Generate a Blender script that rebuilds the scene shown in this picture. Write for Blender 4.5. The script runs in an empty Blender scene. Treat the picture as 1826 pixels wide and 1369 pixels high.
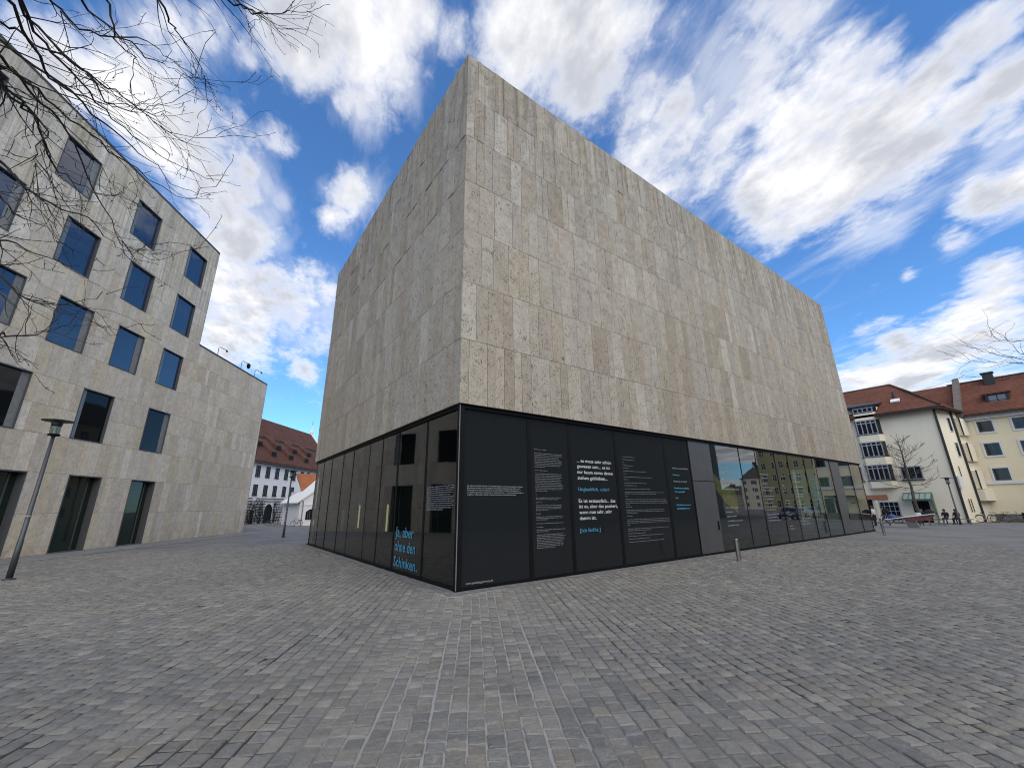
import bpy, bmesh, math, random
import numpy as np
from mathutils import Vector, Matrix

random.seed(11)
RNG = np.random.default_rng(5)
scene = bpy.context.scene
COL = scene.collection

# ---------------------------------------------------------------- camera
CAM = Vector((-5.638, -10.228, 2.10))
cam_data = bpy.data.cameras.new("camera")
cam = bpy.data.objects.new("camera", cam_data)
COL.objects.link(cam)
cam_data.sensor_width = 36.0
cam_data.lens = 36.0 * 728.0 / 1826.0
cam_data.clip_start = 0.05
cam_data.clip_end = 3000.0
right = Vector((0.807489, -0.589768, -0.01161))
up = -Vector((0.160305, 0.23834, -0.95786))
back = -Vector((0.567683, 0.771601, 0.286999))
m = Matrix.Identity(4)
for i in range(3):
    m[i][0], m[i][1], m[i][2], m[i][3] = right[i], up[i], back[i], CAM[i]
cam.matrix_world = m
scene.camera = cam

# ---------------------------------------------------------------- view
scene.view_settings.view_transform = 'Standard'
scene.view_settings.look = 'None'
scene.view_settings.exposure = 0.86
scene.view_settings.gamma = 1.0
scene.view_settings.use_curve_mapping = False
scene.cycles.filter_width = 1.05
scene.cycles.max_bounces = 6
scene.cycles.diffuse_bounces = 2
scene.cycles.glossy_bounces = 4
scene.cycles.transparent_max_bounces = 8
scene.cycles.caustics_reflective = False
scene.cycles.caustics_refractive = False

# ---------------------------------------------------------------- sun and sky
SUN_EL, SUN_ROT = math.radians(46), math.radians(199)
sd = bpy.data.lights.new("sun", 'SUN')
sd.energy = 1.5
sd.angle = math.radians(80)
sd.color = (1.0, 0.92, 0.79)
sun = bpy.data.objects.new("sun", sd)
COL.objects.link(sun)
sdir = Vector((math.sin(SUN_ROT) * math.cos(SUN_EL), math.cos(SUN_ROT) * math.cos(SUN_EL), math.sin(SUN_EL)))
sun.rotation_euler = sdir.to_track_quat('Z', 'Y').to_euler()
sun.location = sdir * 80

BLOBS= [(-0.277,0.739,0.615,0.073,1),(-0.191,0.743,0.641,0.083,1),(-0.124,0.779,0.614,0.084,1),(-0.06,0.814,0.578,0.088,1),(-0.012,0.857,0.515,0.085,1),(0.047,0.911,0.41,0.129,1),(0.009,0.938,0.347,0.094,1),(0.136,0.923,0.36,0.07,0.8),(0.136,0.945,0.296,0.041,0.7),(0.028,0.608,0.794,0.093,1),(0.097,0.588,0.803,0.107,1),(0.153,0.521,0.84,0.078,1),(0.13,0.646,0.752,0.068,0.9),(0.151,0.589,0.794,0.084,0.9),(-0.068,0.667,0.742,0.032,0.6),(0.015,0.743,0.669,0.036,0.7),(0.349,0.414,0.841,0.101,1),(0.317,0.539,0.78,0.061,0.8),(0.393,0.354,0.849,0.106,1),(0.468,0.36,0.807,0.104,1),(0.497,0.29,0.818,0.089,0.8),(0.65,0.357,0.671,0.116,1),(0.67,0.28,0.688,0.118,1),(0.668,0.189,0.72,0.106,1),(0.74,0.13,0.659,0.118,1),(0.811,0.086,0.579,0.106,1),(0.804,0.159,0.573,0.117,1),(0.776,0.231,0.587,0.078,1),(0.858,0.068,0.509,0.064,0.8),(0.877,0.111,0.467,0.06,0.8),(0.842,0.018,0.539,0.059,0.9),(0.794,-0.005,0.608,0.05,0.8),(0.651,0.097,0.753,0.084,0.8),(0.775,-0.059,0.63,0.045,0.7),(0.83,-0.025,0.558,0.048,0.9),(0.825,-0.07,0.561,0.045,1),(0.855,-0.052,0.517,0.046,0.8),(0.895,-0.021,0.446,0.049,1),(0.897,-0.052,0.44,0.053,1),(0.946,0.0,0.325,0.05,1),(0.963,0.033,0.267,0.066,1),(0.97,0.087,0.228,0.071,1),(0.955,0.141,0.262,0.047,0.9),(0.962,0.186,0.201,0.081,1),(0.973,0.131,0.19,0.075,1),(0.977,0.024,0.21,0.085,1),(0.142,0.761,0.633,0.056,0.8),(0.111,0.769,0.629,0.042,0.7),(0.134,0.8,0.585,0.042,0.7),(0.913,0.032,0.406,0.029,0.6),(0.922,0.095,0.375,0.013,0.6),(0.559,0.332,0.76,0.088,0.9),(0.628,0.298,0.719,0.088,0.9),(0.625,0.202,0.754,0.078,0.8),(0.531,0.257,0.808,0.061,0.7),(0.612,0.144,0.778,0.056,0.7),(0.23,0.497,0.837,0.055,0.6),(0.822,0.232,0.52,0.059,0.7),(-0.107,0.663,0.741,0.046,0.6),(-0.16,0.68,0.715,0.059,0.8),(0.031,0.811,0.584,0.025,0.6),(0.944,0.173,0.281,0.027,0.6)]

def world_sky():
    w = bpy.data.worlds.new("World")
    scene.world = w
    w.use_nodes = True
    nt = w.node_tree
    N, L = nt.nodes, nt.links
    N.clear()
    def nd(t, **kw):
        n = N.new(t)
        for k, v in kw.items():
            setattr(n, k, v)
        return n
    def mth(op, a, b=None, c=None, clamp=False):
        n = nd('ShaderNodeMath', operation=op, use_clamp=clamp)
        for i, x in enumerate((a, b, c)):
            if x is None: continue
            if isinstance(x, (int, float)): n.inputs[i].default_value = x
            else: L.new(x, n.inputs[i])
        return n.outputs[0]
    def mrange(x, a, b, c=0.0, d=1.0):
        n = nd('ShaderNodeMapRange', interpolation_type='SMOOTHSTEP')
        L.new(x, n.inputs[0])
        for i, v in zip((1, 2, 3, 4), (a, b, c, d)): n.inputs[i].default_value = v
        return n.outputs[0]
    tc = nd('ShaderNodeTexCoord')
    D = tc.outputs['Generated']
    sx = nd('ShaderNodeSeparateXYZ'); L.new(D, sx.inputs[0])
    zc = mth('MAXIMUM', sx.outputs[2], 0.0)
    den = mth('ADD', zc, 0.16)
    cx = nd('ShaderNodeCombineXYZ')
    L.new(mth('DIVIDE', sx.outputs[0], den), cx.inputs[0])
    L.new(mth('DIVIDE', sx.outputs[1], den), cx.inputs[1])
    def noise(vec, scale, detail, rough, loc=(0, 0, 0), sc=(1, 1, 1), rot=0.0, dist=0.0):
        mp = nd('ShaderNodeMapping')
        mp.inputs['Location'].default_value = loc
        mp.inputs['Rotation'].default_value = (0, 0, rot)
        mp.inputs['Scale'].default_value = sc
        L.new(vec, mp.inputs[0])
        n = nd('ShaderNodeTexNoise', noise_dimensions='3D')
        n.inputs['Scale'].default_value = scale
        n.inputs['Detail'].default_value = detail
        n.inputs['Roughness'].default_value = rough
        n.inputs['Distortion'].default_value = dist
        L.new(mp.outputs[0], n.inputs['Vector'])
        return n.outputs[0]
    # wind streaks run along one direction of the cloud layer
    wr = nd('ShaderNodeVectorRotate', rotation_type='Z_AXIS')
    wr.inputs['Angle'].default_value = -math.radians(72)
    L.new(cx.outputs[0], wr.inputs['Vector'])
    W = wr.outputs[0]
    n1 = noise(W, 2.7, 8.0, 0.60, (3.1, 1.7, 0), (0.86, 1.14, 1), 0, 0.1)
    n2 = noise(W, 8.0, 6.0, 0.62, (0.3, 5.2, 0), (0.86, 1.14, 1), 0, 0.1)
    # cloud banks: soft round masses at their places in the sky
    tot = None
    for (x, y, z, r, s) in BLOBS:
        v = nd('ShaderNodeVectorMath', operation='DISTANCE')
        L.new(D, v.inputs[0]); v.inputs[1].default_value = (x, y, z)
        b = mrange(v.outputs['Value'], r * 1.55, r * 0.2, 0.0, s)
        tot = b if tot is None else mth('MAXIMUM', tot, b)
    # beyond the mapped part of the sky the banks go on as scattered cloud
    fwd = nd('ShaderNodeVectorMath', operation='DOT_PRODUCT')
    L.new(D, fwd.inputs[0]); fwd.inputs[1].default_value = (0.50, 0.69, 0.52)
    inside = mrange(fwd.outputs['Value'], 0.52, 0.66)
    big = mrange(noise(cx.outputs[0], 1.1, 2.0, 0.5, (7.7, 2.2, 0)), 0.36, 0.62)
    mask = mth('ADD', mth('MULTIPLY', tot, inside), mth('MULTIPLY', big, mth('SUBTRACT', 1.0, inside)))
    n4 = noise(W, 26.0, 5.0, 0.62, (4.3, 0.2, 0), (0.86, 1.14, 1), 0, 0.3)
    fb = mth('ADD', mth('ADD', mth('MULTIPLY', n1, 0.52), mth('MULTIPLY', n2, 0.32)), mth('MULTIPLY', n4, 0.16))
    dens = mth('ADD', mth('MULTIPLY', mask, 0.66), mth('MULTIPLY', mth('SUBTRACT', fb, 0.5), 2.5))
    alpha = mrange(dens, 0.14, 0.72)
    nv = noise(W, 3.4, 7.0, 0.62, (8.8, 3.3, 0), (0.55, 1.5, 1), 0, 0.3)      # thin veils drawn out by the wind
    veil = mth('MULTIPLY', mrange(mth('ADD', mth('MULTIPLY', mask, 0.55), mth('MULTIPLY', mth('SUBTRACT', nv, 0.5), 2.0)), 0.10, 0.75), 0.48)
    alpha = mth('MAXIMUM', alpha, veil)
    thick = mrange(dens, 0.36, 0.74)
    # grey bellies
    n3 = noise(W, 4.6, 5.0, 0.6, (1.4, 9.0, 0), (0.86, 1.14, 1), 0, 0.1)
    belly = mrange(n3, 0.34, 0.62)
    sky = nd('ShaderNodeTexSky', sky_type='NISHITA')
    sky.sun_disc = False
    sky.sun_elevation = SUN_EL
    sky.sun_rotation = SUN_ROT
    sky.altitude = 500
    sky.air_density = 1.0
    sky.dust_density = 0.4
    sky.ozone_density = 2.5
    tint = nd('ShaderNodeMix', data_type='RGBA', blend_type='MULTIPLY')
    tint.inputs['Factor'].default_value = 1.0
    L.new(sky.outputs[0], tint.inputs['A'])
    tint.inputs['B'].default_value = SKY_TINT
    cc = nd('ShaderNodeMix', data_type='RGBA')
    L.new(mth('MULTIPLY', belly, thick), cc.inputs['Factor'])
    cc.inputs['A'].default_value = (5.55, 5.5, 5.55, 1)
    cc.inputs['B'].default_value = (3.0, 3.1, 3.4, 1)
    mix = nd('ShaderNodeMix', data_type='RGBA')
    L.new(mth('MULTIPLY', alpha, 0.97), mix.inputs['Factor'])
    L.new(tint.outputs['Result'], mix.inputs['A'])
    L.new(cc.outputs['Result'], mix.inputs['B'])
    bg = nd('ShaderNodeBackground')
    bg.inputs['Strength'].default_value = 0.114
    L.new(mix.outputs['Result'], bg.inputs['Color'])
    out = nd('ShaderNodeOutputWorld')
    L.new(bg.outputs[0], out.inputs[0])
SKY_TINT = (0.53, 0.85, 1.12, 1)
world_sky()

# ---------------------------------------------------------------- helpers
def tag(o, label=None, cat=None, group=None, kind=None):
    if label: o['label'] = label
    if cat: o['category'] = cat
    if group: o['group'] = group
    if kind: o['kind'] = kind
    return o

def empty(name, loc=(0, 0, 0), rz=0.0, **kw):
    o = bpy.data.objects.new(name, None)
    COL.objects.link(o)
    o.empty_display_size = 0.3
    o.location = loc
    o.rotation_euler = (0, 0, rz)
    return tag(o, **kw)

def link_mesh(name, me, mat=None, parent=None, smooth=False):
    o = bpy.data.objects.new(name, me)
    COL.objects.link(o)
    if mat is not None and not me.materials:
        me.materials.append(mat)
    if parent is not None:
        o.parent = parent
    if smooth:
        me.polygons.foreach_set('use_smooth', [True] * len(me.polygons))
    return o

class MB:
    """collects shapes; build() links them as one mesh object"""
    def __init__(s, fn=None, flip=False):
        s.v, s.f, s.t, s.fn, s.flip, s.mi = [], [], [], fn, flip, []
        s.tint, s.slot = (1, 1, 1, 0), 0
    def add(s, vs, fs, tint=None):
        o = len(s.v)
        s.v += [s.fn(*p) for p in vs] if s.fn else [tuple(p) for p in vs]
        for f in fs:
            f = [o + i for i in f]
            s.f.append(f[::-1] if s.flip else f)
            s.t.append(tint or s.tint)
            s.mi.append(s.slot)
        return s
    def box(s, a, b, tint=None):
        (x0, y0, z0), (x1, y1, z1) = a, b
        vs = [(x0, y0, z0), (x1, y0, z0), (x1, y1, z0), (x0, y1, z0), (x0, y0, z1), (x1, y0, z1), (x1, y1, z1), (x0, y1, z1)]
        return s.add(vs, [(0, 3, 2, 1), (4, 5, 6, 7), (0, 1, 5, 4), (1, 2, 6, 5), (2, 3, 7, 6), (3, 0, 4, 7)], tint)
    def tube(s, path, radii, sides=6, caps=True, tint=None):
        P = [Vector(p) for p in path]
        n = len(P)
        if isinstance(radii, (int, float)): radii = [radii] * n
        t0 = (P[1] - P[0]).normalized()
        ref = Vector((0, 0, 1)) if abs(t0.z) < 0.9 else Vector((1, 0, 0))
        u = t0.cross(ref).normalized()
        vs, fs = [], []
        for i in range(n):
            t = (P[min(i + 1, n - 1)] - P[max(i - 1, 0)]).normalized()
            u = (u - t * u.dot(t))
            u = u.normalized() if u.length > 1e-6 else t.orthogonal().normalized()
            w = t.cross(u)
            for k in range(sides):
                a = 2 * math.pi * k / sides
                vs.append(tuple(P[i] + (u * math.cos(a) + w * math.sin(a)) * radii[i]))
        for i in range(n - 1):
            for k in range(sides):
                k2 = (k + 1) % sides
                fs.append((i * sides + k, i * sides + k2, (i + 1) * sides + k2, (i + 1) * sides + k))
        if caps:
            fs.append(tuple(range(sides))[::-1])
            fs.append(tuple((n - 1) * sides + k for k in range(sides)))
        return s.add(vs, fs, tint)
    def lathe(s, prof, c=(0, 0, 0), sides=20, tint=None):
        vs, fs = [], []
        for r, z in prof:
            for k in range(sides):
                a = 2 * math.pi * k / sides
                vs.append((c[0] + r * math.cos(a), c[1] + r * math.sin(a), c[2] + z))
        for i in range(len(prof) - 1):
            for k in range(sides):
                k2 = (k + 1) % sides
                fs.append((i * sides + k, i * sides + k2, (i + 1) * sides + k2, (i + 1) * sides + k))
        fs.append(tuple(range(sides))[::-1])
        fs.append(tuple((len(prof) - 1) * sides + k for k in range(sides)))
        return s.add(vs, fs, tint)
    def prism(s, poly, d, tint=None):
        """planar polygon of 3D points pushed by vector d"""
        n = len(poly)
        d = Vector(d)
        vs = [tuple(p) for p in poly] + [tuple(Vector(p) + d) for p in poly]
        fs = [tuple(range(n))[::-1], tuple(range(n, 2 * n))]
        fs += [(i, (i + 1) % n, n + (i + 1) % n, n + i) for i in range(n)]
        return s.add(vs, fs, tint)
    def mesh(s, name='m'):
        me = bpy.data.meshes.new(name)
        me.from_pydata(s.v, [], s.f)
        a = me.attributes.new('tint', 'FLOAT_COLOR', 'FACE')
        a.data.foreach_set('color', np.array(s.t, dtype=np.float32).ravel())
        return me
    def build(s, name, mat, parent=None, smooth=False, fix=False):
        me = s.mesh(name)
        if isinstance(mat, (list, tuple)):
            for x in mat: me.materials.append(x)
            me.polygons.foreach_set('material_index', s.mi)
            mat = None
        if fix:
            bm = bmesh.new(); bm.from_mesh(me)
            bmesh.ops.recalc_face_normals(bm, faces=bm.faces[:])
            bm.to_mesh(me); bm.free()
        return link_mesh(name, me, mat, parent, smooth)

def copy_tree(o, parent=None):
    c = o.copy(); COL.objects.link(c); c.parent = parent
    for ch in o.children:
        copy_tree(ch, c)
    return c

# ---------------------------------------------------------------- materials
class NT:
    def __init__(s, name):
        s.m = bpy.data.materials.new(name)
        s.m.use_nodes = True
        s.N, s.L = s.m.node_tree.nodes, s.m.node_tree.links
        s.b = s.N['Principled BSDF']
        s.out = s.N['Material Output']
    def n(s, t, **kw):
        x = s.N.new(t)
        for k, v in kw.items(): setattr(x, k, v)
        return x
    def put(s, sock, v):
        if isinstance(v, bpy.types.NodeSocket): s.L.new(v, sock)
        else: sock.default_value = v
    def coord(s, kind='Object'):
        return s.n('ShaderNodeTexCoord').outputs[kind]
    def pos(s):
        return s.n('ShaderNodeNewGeometry').outputs['Position']
    def map(s, v, sc=(1, 1, 1), rot=(0, 0, 0), loc=(0, 0, 0)):
        x = s.n('ShaderNodeMapping')
        x.inputs['Scale'].default_value = sc; x.inputs['Rotation'].default_value = rot; x.inputs['Location'].default_value = loc
        s.L.new(v, x.inputs[0])
        return x.outputs[0]
    def noise(s, v, scale, detail=4, rough=0.55, dist=0.0, col=False):
        x = s.n('ShaderNodeTexNoise')
        s.L.new(v, x.inputs['Vector'])
        for k, q in (('Scale', scale), ('Detail', detail), ('Roughness', rough), ('Distortion', dist)): x.inputs[k].default_value = q
        return x.outputs[1 if col else 0]
    def rng(s, v, a, b, c=0.0, d=1.0, smooth=True):
        x = s.n('ShaderNodeMapRange', interpolation_type='SMOOTHSTEP' if smooth else 'LINEAR')
        s.put(x.inputs[0], v)
        for i, q in zip((1, 2, 3, 4), (a, b, c, d)): s.put(x.inputs[i], q)
        return x.outputs[0]
    def math(s, op, a, b=0.0, clamp=False):
        x = s.n('ShaderNodeMath', operation=op, use_clamp=clamp)
        s.put(x.inputs[0], a); s.put(x.inputs[1], b)
        return x.outputs[0]
    def vmath(s, op, a, b):
        x = s.n('ShaderNodeVectorMath', operation=op)
        s.put(x.inputs[0], a); s.put(x.inputs[1], b)
        return x.outputs[0]
    def mix(s, f, a, b, blend='MIX'):
        x = s.n('ShaderNodeMix', data_type='RGBA', blend_type=blend)
        s.put(x.inputs['Factor'], f)
        for k, q in (('A', a), ('B', b)):
            if isinstance(q, tuple) and len(q) == 3: q = q + (1,)
            s.put(x.inputs[k], q)
        return x.outputs['Result']
    def attr(s, name='tint'):
        return s.n('ShaderNodeAttribute', attribute_name=name)
    def bump(s, h, strength=0.5, dist=0.01, normal=None):
        x = s.n('ShaderNodeBump')
        s.put(x.inputs['Height'], h); x.inputs['Strength'].default_value = strength; x.inputs['Distance'].default_value = dist
        if normal is not None: s.L.new(normal, x.inputs['Normal'])
        return x.outputs[0]
    def set(s, **kw):
        for k, v in kw.items():
            k = {'base': 'Base Color', 'rough': 'Roughness', 'metal': 'Metallic', 'normal': 'Normal', 'ior': 'IOR', 'spec': 'Specular IOR Level', 'coat': 'Coat Weight'}.get(k, k)
            if isinstance(v, tuple) and len(v) == 3: v = v + (1,)
            s.put(s.b.inputs[k], v)
        return s

def plain(name, col, rough=0.6, metal=0.0, var=0.12, scale=6.0, bump=0.0, **kw):
    t = NT(name)
    p = t.pos()
    f = t.rng(t.noise(p, scale, 5, 0.6), 0.3, 0.7)
    lo = tuple(c * (1 - var) for c in col); hi = tuple(min(1, c * (1 + var)) for c in col)
    t.set(base=t.mix(f, lo, hi), rough=rough, metal=metal, **kw)
    if bump: t.set(normal=t.bump(t.noise(p, scale * 6, 5, 0.6), bump, 0.02))
    return t.m

def mat_travertine(name, gain=1.0, pits=1.0):
    t = NT(name)
    a = t.attr('tint')
    off = t.n('ShaderNodeCombineXYZ')
    sd_ = t.math('MULTIPLY', a.outputs['Alpha'], 37.0)
    t.L.new(sd_, off.inputs[0]); t.L.new(sd_, off.inputs[1]); t.L.new(t.math('MULTIPLY', a.outputs['Alpha'], 11.0), off.inputs[2])
    p0 = t.pos()
    p = t.vmath('ADD', p0, off.outputs[0])
    # cloudy mottling within a slab, and bedding bands running along it
    cl = t.rng(t.noise(p, 2.4, 5, 0.66, 0.6), 0.30, 0.70)
    band = t.rng(t.noise(t.map(p, (5.5, 5.5, 0.35)), 1.6, 5, 0.6, 0.8), 0.30, 0.70)
    c = t.mix(t.math('MULTIPLY', cl, 0.55), a.outputs['Color'], t.mix(1.0, a.outputs['Color'], (0.70, 0.66, 0.60), 'MULTIPLY'))
    c = t.mix(t.math('MULTIPLY', band, 0.45), c, t.mix(1.0, c, (1.16, 1.13, 1.08), 'MULTIPLY'))
    fine = t.noise(p, 22, 4, 0.65)
    c = t.mix(t.rng(fine, 0.35, 0.7, 0.0, 0.35), c, t.mix(1.0, c, (0.8, 0.78, 0.75), 'MULTIPLY'))
    # open pores
    where = t.rng(t.noise(p, 2.3, 3, 0.6), 0.34, 0.62)
    pn = t.noise(t.map(p, (1, 1, 0.6)), 11.0, 3, 0.6, 1.8)
    pn2 = t.noise(t.map(p, (1, 1, 0.55)), 24.0, 2, 0.5, 0.8)
    pore = t.math('MAXIMUM', t.math('MULTIPLY', t.rng(pn, 0.578, 0.615), where), t.rng(pn2, 0.625, 0.665, 0.0, 0.85))
    pore = t.math('MULTIPLY', pore, pits)
    c = t.mix(t.math('MULTIPLY', pore, 0.82), c, (0.085, 0.068, 0.048))
    # water runs below the coping and general weathering
    z = t.n('ShaderNodeSeparateXYZ'); t.L.new(p0, z.inputs[0])
    run = t.rng(t.noise(t.map(p0, (2.6, 2.6, 0.10)), 2.0, 5, 0.6), 0.42, 0.66)
    hi = t.rng(z.outputs[2], 13.0, 18.9)
    c = t.mix(t.math('MULTIPLY', t.math('MULTIPLY', run, hi), 0.55), c, t.mix(1.0, c, (0.42, 0.42, 0.42), 'MULTIPLY'))
    low = t.math('MULTIPLY', t.rng(z.outputs[2], 1.5, 0.0), t.rng(t.noise(p0, 1.8, 4, 0.6), 0.35, 0.65))
    c = t.mix(t.math('MULTIPLY', low, 0.45), c, t.mix(1.0, c, (0.66, 0.56, 0.46), 'MULTIPLY'))
    if gain != 1.0: c = t.mix(1.0, c, (gain,) * 3, 'MULTIPLY')
    h = t.math('ADD', t.math('MULTIPLY', fine, 0.5), t.math('MULTIPLY', t.noise(p, 5, 5, 0.6), 0.8))
    h = t.math('SUBTRACT', h, t.math('MULTIPLY', pore, 0.9))
    t.set(base=c, rough=0.85, spec=0.25, normal=t.bump(h, 0.55, 0.02))
    return t.m

def mat_sett():
    t = NT('cut_granite_sett')
    a = t.attr('tint')
    off = t.n('ShaderNodeCombineXYZ')
    k = t.math('MULTIPLY', a.outputs['Alpha'], 53.0)
    t.L.new(k, off.inputs[0]); t.L.new(k, off.inputs[1])
    p0 = t.pos()
    p = t.vmath('ADD', p0, off.outputs[0])
    c = a.outputs['Color']
    blotch = t.rng(t.noise(p, 9, 5, 0.65, 0.5), 0.3, 0.7)
    c = t.mix(t.math('MULTIPLY', blotch, 0.5), c, t.mix(1.0, c, (0.66, 0.66, 0.68), 'MULTIPLY'))
    # pale lime and dust left in the hollows
    dust = t.rng(t.noise(p0, 12, 6, 0.72, 0.8), 0.53, 0.68)
    where = t.rng(t.noise(p0, 0.9, 4, 0.6), 0.35, 0.68)
    c = t.mix(t.math('MULTIPLY', t.math('MULTIPLY', dust, where), 0.75), c, (0.26, 0.258, 0.25))
    spk = t.noise(p, 130, 2, 0.6)
    c = t.mix(t.rng(spk, 0.35, 0.75, 0.0, 0.5), c, t.mix(1.0, c, (1.5, 1.5, 1.5), 'MULTIPLY'))
    worn = t.rng(t.noise(p0, 0.22, 5, 0.6), 0.36, 0.64)
    damp = t.rng(t.noise(p0, 0.5, 6, 0.62, 0.7), 0.56, 0.70)
    c = t.mix(t.math('MULTIPLY', damp, 0.30), c, t.mix(1.0, c, (0.62, 0.61, 0.60), 'MULTIPLY'))
    c = t.mix(t.math('MULTIPLY', worn, 0.45), c, t.mix(1.0, c, (1.34, 1.30, 1.2), 'MULTIPLY'))
    h = t.math('ADD', t.noise(p, 17, 6, 0.62, 0.6), t.math('MULTIPLY', t.noise(p, 70, 4, 0.6), 0.35))
    t.set(base=c, rough=t.rng(blotch, 0, 1, 0.55, 0.8), spec=0.35, normal=t.bump(h, 0.95, 0.03))
    return t.m

def mat_bed():
    t = NT('joint_grit')
    p = t.pos()
    f = t.rng(t.noise(p, 0.7, 6, 0.70), 0.34, 0.56)
    # pale sand swept into the joints along the line from the near corner
    sp_ = t.n('ShaderNodeSeparateXYZ'); t.L.new(p, sp_.inputs[0])
    across = t.math('ABSOLUTE', t.math('ADD', t.math('ADD', t.math('MULTIPLY', sp_.outputs[0], -0.8563), t.math('MULTIPLY', sp_.outputs[1], 0.5165)), 0.455))
    swept = t.rng(t.math('ADD', across, t.math('MULTIPLY', t.noise(p, 0.5, 4, 0.6), 1.8)), 3.3, 1.5)
    f = t.math('MAXIMUM', t.math('MULTIPLY', t.rng(f, 0.55, 1.0), 0.45), swept)
    g = t.noise(p, 90, 4, 0.7)
    c = t.mix(f, (0.030, 0.029, 0.028), (0.36, 0.355, 0.34))
    c = t.mix(t.rng(g, 0.3, 0.7, 0.0, 0.5), c, (0.12, 0.115, 0.11))
    t.set(base=c, rough=0.95, spec=0.1, normal=t.bump(g, 0.6, 0.01))
    return t.m

def mat_far_ground():
    t = NT('sett_paving_far')
    p = t.pos()
    q = t.map(p, (1, 1, 1), (0, 0, -math.radians(58.9)))
    br = t.n('ShaderNodeTexBrick', offset=0.5, squash=1.0)
    t.L.new(q, br.inputs['Vector'])
    br.inputs['Scale'].default_value = 1.0
    br.inputs['Brick Width'].default_value = 0.2
    br.inputs['Row Height'].default_value = 0.19
    br.inputs['Mortar Size'].default_value = 0.012
    br.inputs['Bias'].default_value = 0.0
    br.inputs['Color1'].default_value = (0.125, 0.125, 0.125, 1)
    br.inputs['Color2'].default_value = (0.20, 0.198, 0.193, 1)
    br.inputs['Mortar'].default_value = (0.12, 0.118, 0.112, 1)
    f = t.rng(t.noise(p, 0.35, 5, 0.6), 0.35, 0.65)
    c = t.mix(t.math('MULTIPLY', f, 0.6), br.outputs[0], (0.235, 0.23, 0.22))
    t.set(base=c, rough=0.85, spec=0.3, normal=t.bump(t.math('SUBTRACT', t.noise(p, 8, 4, 0.6), br.outputs['Fac']), 0.6, 0.02))
    return t.m

def mat_glass(name, body, ior=1.75, clear=0.0, wavy=0.0, gain=1.0):
    """window glass; clear = how much of the dark room behind shows through"""
    t = NT(name)
    t.set(base=body, rough=0.03, ior=ior)
    if wavy:
        t.set(normal=t.bump(t.noise(t.pos(), 0.9, 2, 0.4), wavy, 0.02))
    if clear:
        tr = t.n('ShaderNodeBsdfTransparent'); tr.inputs[0].default_value = (0.60, 0.68, 0.66, 1)
        gl = t.n('ShaderNodeBsdfGlossy'); gl.inputs['Roughness'].default_value = 0.015
        gl.inputs['Color'].default_value = (0.95, 0.95, 0.95, 1)
        fr = t.n('ShaderNodeFresnel')
        bf = t.n('ShaderNodeNewGeometry').outputs['Backfacing']      # leaving the slab: no second mirror
        t.L.new(t.math('SUBTRACT', ior, t.math('MULTIPLY', bf, ior - 1.0)), fr.inputs[0])
        if wavy:
            bp = t.bump(t.noise(t.pos(), 0.9, 2, 0.4), wavy, 0.02)
            t.L.new(bp, gl.inputs['Normal'])
        m1 = t.n('ShaderNodeMixShader')
        t.L.new(t.math('MULTIPLY', fr.outputs[0], gain, True), m1.inputs[0]); t.L.new(tr.outputs[0], m1.inputs[1]); t.L.new(gl.outputs[0], m1.inputs[2])
        m2 = t.n('ShaderNodeMixShader'); m2.inputs[0].default_value = clear
        t.L.new(t.b.outputs[0], m2.inputs[1]); t.L.new(m1.outputs[0], m2.inputs[2])
        t.L.new(m2.outputs[0], t.out.inputs[0])
    return t.m

def mat_plaster(name, col, dirt=0.15):
    t = NT(name)
    p = t.pos()
    f = t.rng(t.noise(t.map(p, (1, 1, 0.35)), 0.7, 6, 0.6), 0.3, 0.75)
    c = t.mix(t.math('MULTIPLY', f, dirt * 2), col, tuple(x * 0.78 for x in col))
    t.set(base=c, rough=0.9, spec=0.2, normal=t.bump(t.noise(p, 30, 4, 0.6), 0.25, 0.01))
    return t.m

def mat_roof(name, col, ux=(0, 1, 0)):
    t = NT(name)
    p = t.pos()
    wv = t.n('ShaderNodeTexWave', wave_type='BANDS', bands_direction='Z')
    t.L.new(p, wv.inputs['Vector'])
    wv.inputs['Scale'].default_value = 1.9; wv.inputs['Distortion'].default_value = 0.6; wv.inputs['Detail'].default_value = 2
    f = t.rng(t.noise(p, 0.8, 6, 0.65), 0.3, 0.7)
    sp = t.noise(p, 5.5, 3, 0.7)
    c = t.mix(f, tuple(x * 0.75 for x in col), tuple(x * 1.15 for x in col))
    c = t.mix(t.rng(sp, 0.35, 0.7, 0, 0.55), c, tuple(x * 0.55 for x in col))
    t.set(base=c, rough=0.9, spec=0.15, normal=t.bump(t.math('ADD', wv.outputs['Fac'], sp), 0.6, 0.06))
    return t.m

M = {}
M['trav'] = mat_travertine('travertine')
M['trav2'] = mat_travertine('travertine_smooth', 1.0, 0.45)
M['core'] = plain('dark_joint_stone', (0.07, 0.062, 0.05), 0.95)  # dark backing stone that shows in the joints
M['sett'] = mat_sett()
M['bed'] = mat_bed()
M['far'] = mat_far_ground()
M['glass'] = mat_glass('tinted_glass', (0.008, 0.009, 0.009), 1.62, 0.85, 0.05)
M['glass_hi'] = mat_glass('coated_glass', (0.008, 0.009, 0.009), 1.7, 0.92, 0.05, 1.45)
M['film'] = mat_glass('dark_film_glass', (0.0165, 0.0185, 0.020), 1.28, 0.0, 0.03)
M['cwin'] = mat_glass('sky_tinted_window_glass', (0.008, 0.028, 0.090), 1.9, 0.45, 0.10, 1.15)  # blue body colour paints in the sky that these panes mirror
M['dwin'] = mat_glass('dark_window_glass', (0.006, 0.008, 0.009), 1.3, 0.0, 0.06)  # darker panes for the lower row, standing in for dark surroundings mirrored there
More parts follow.
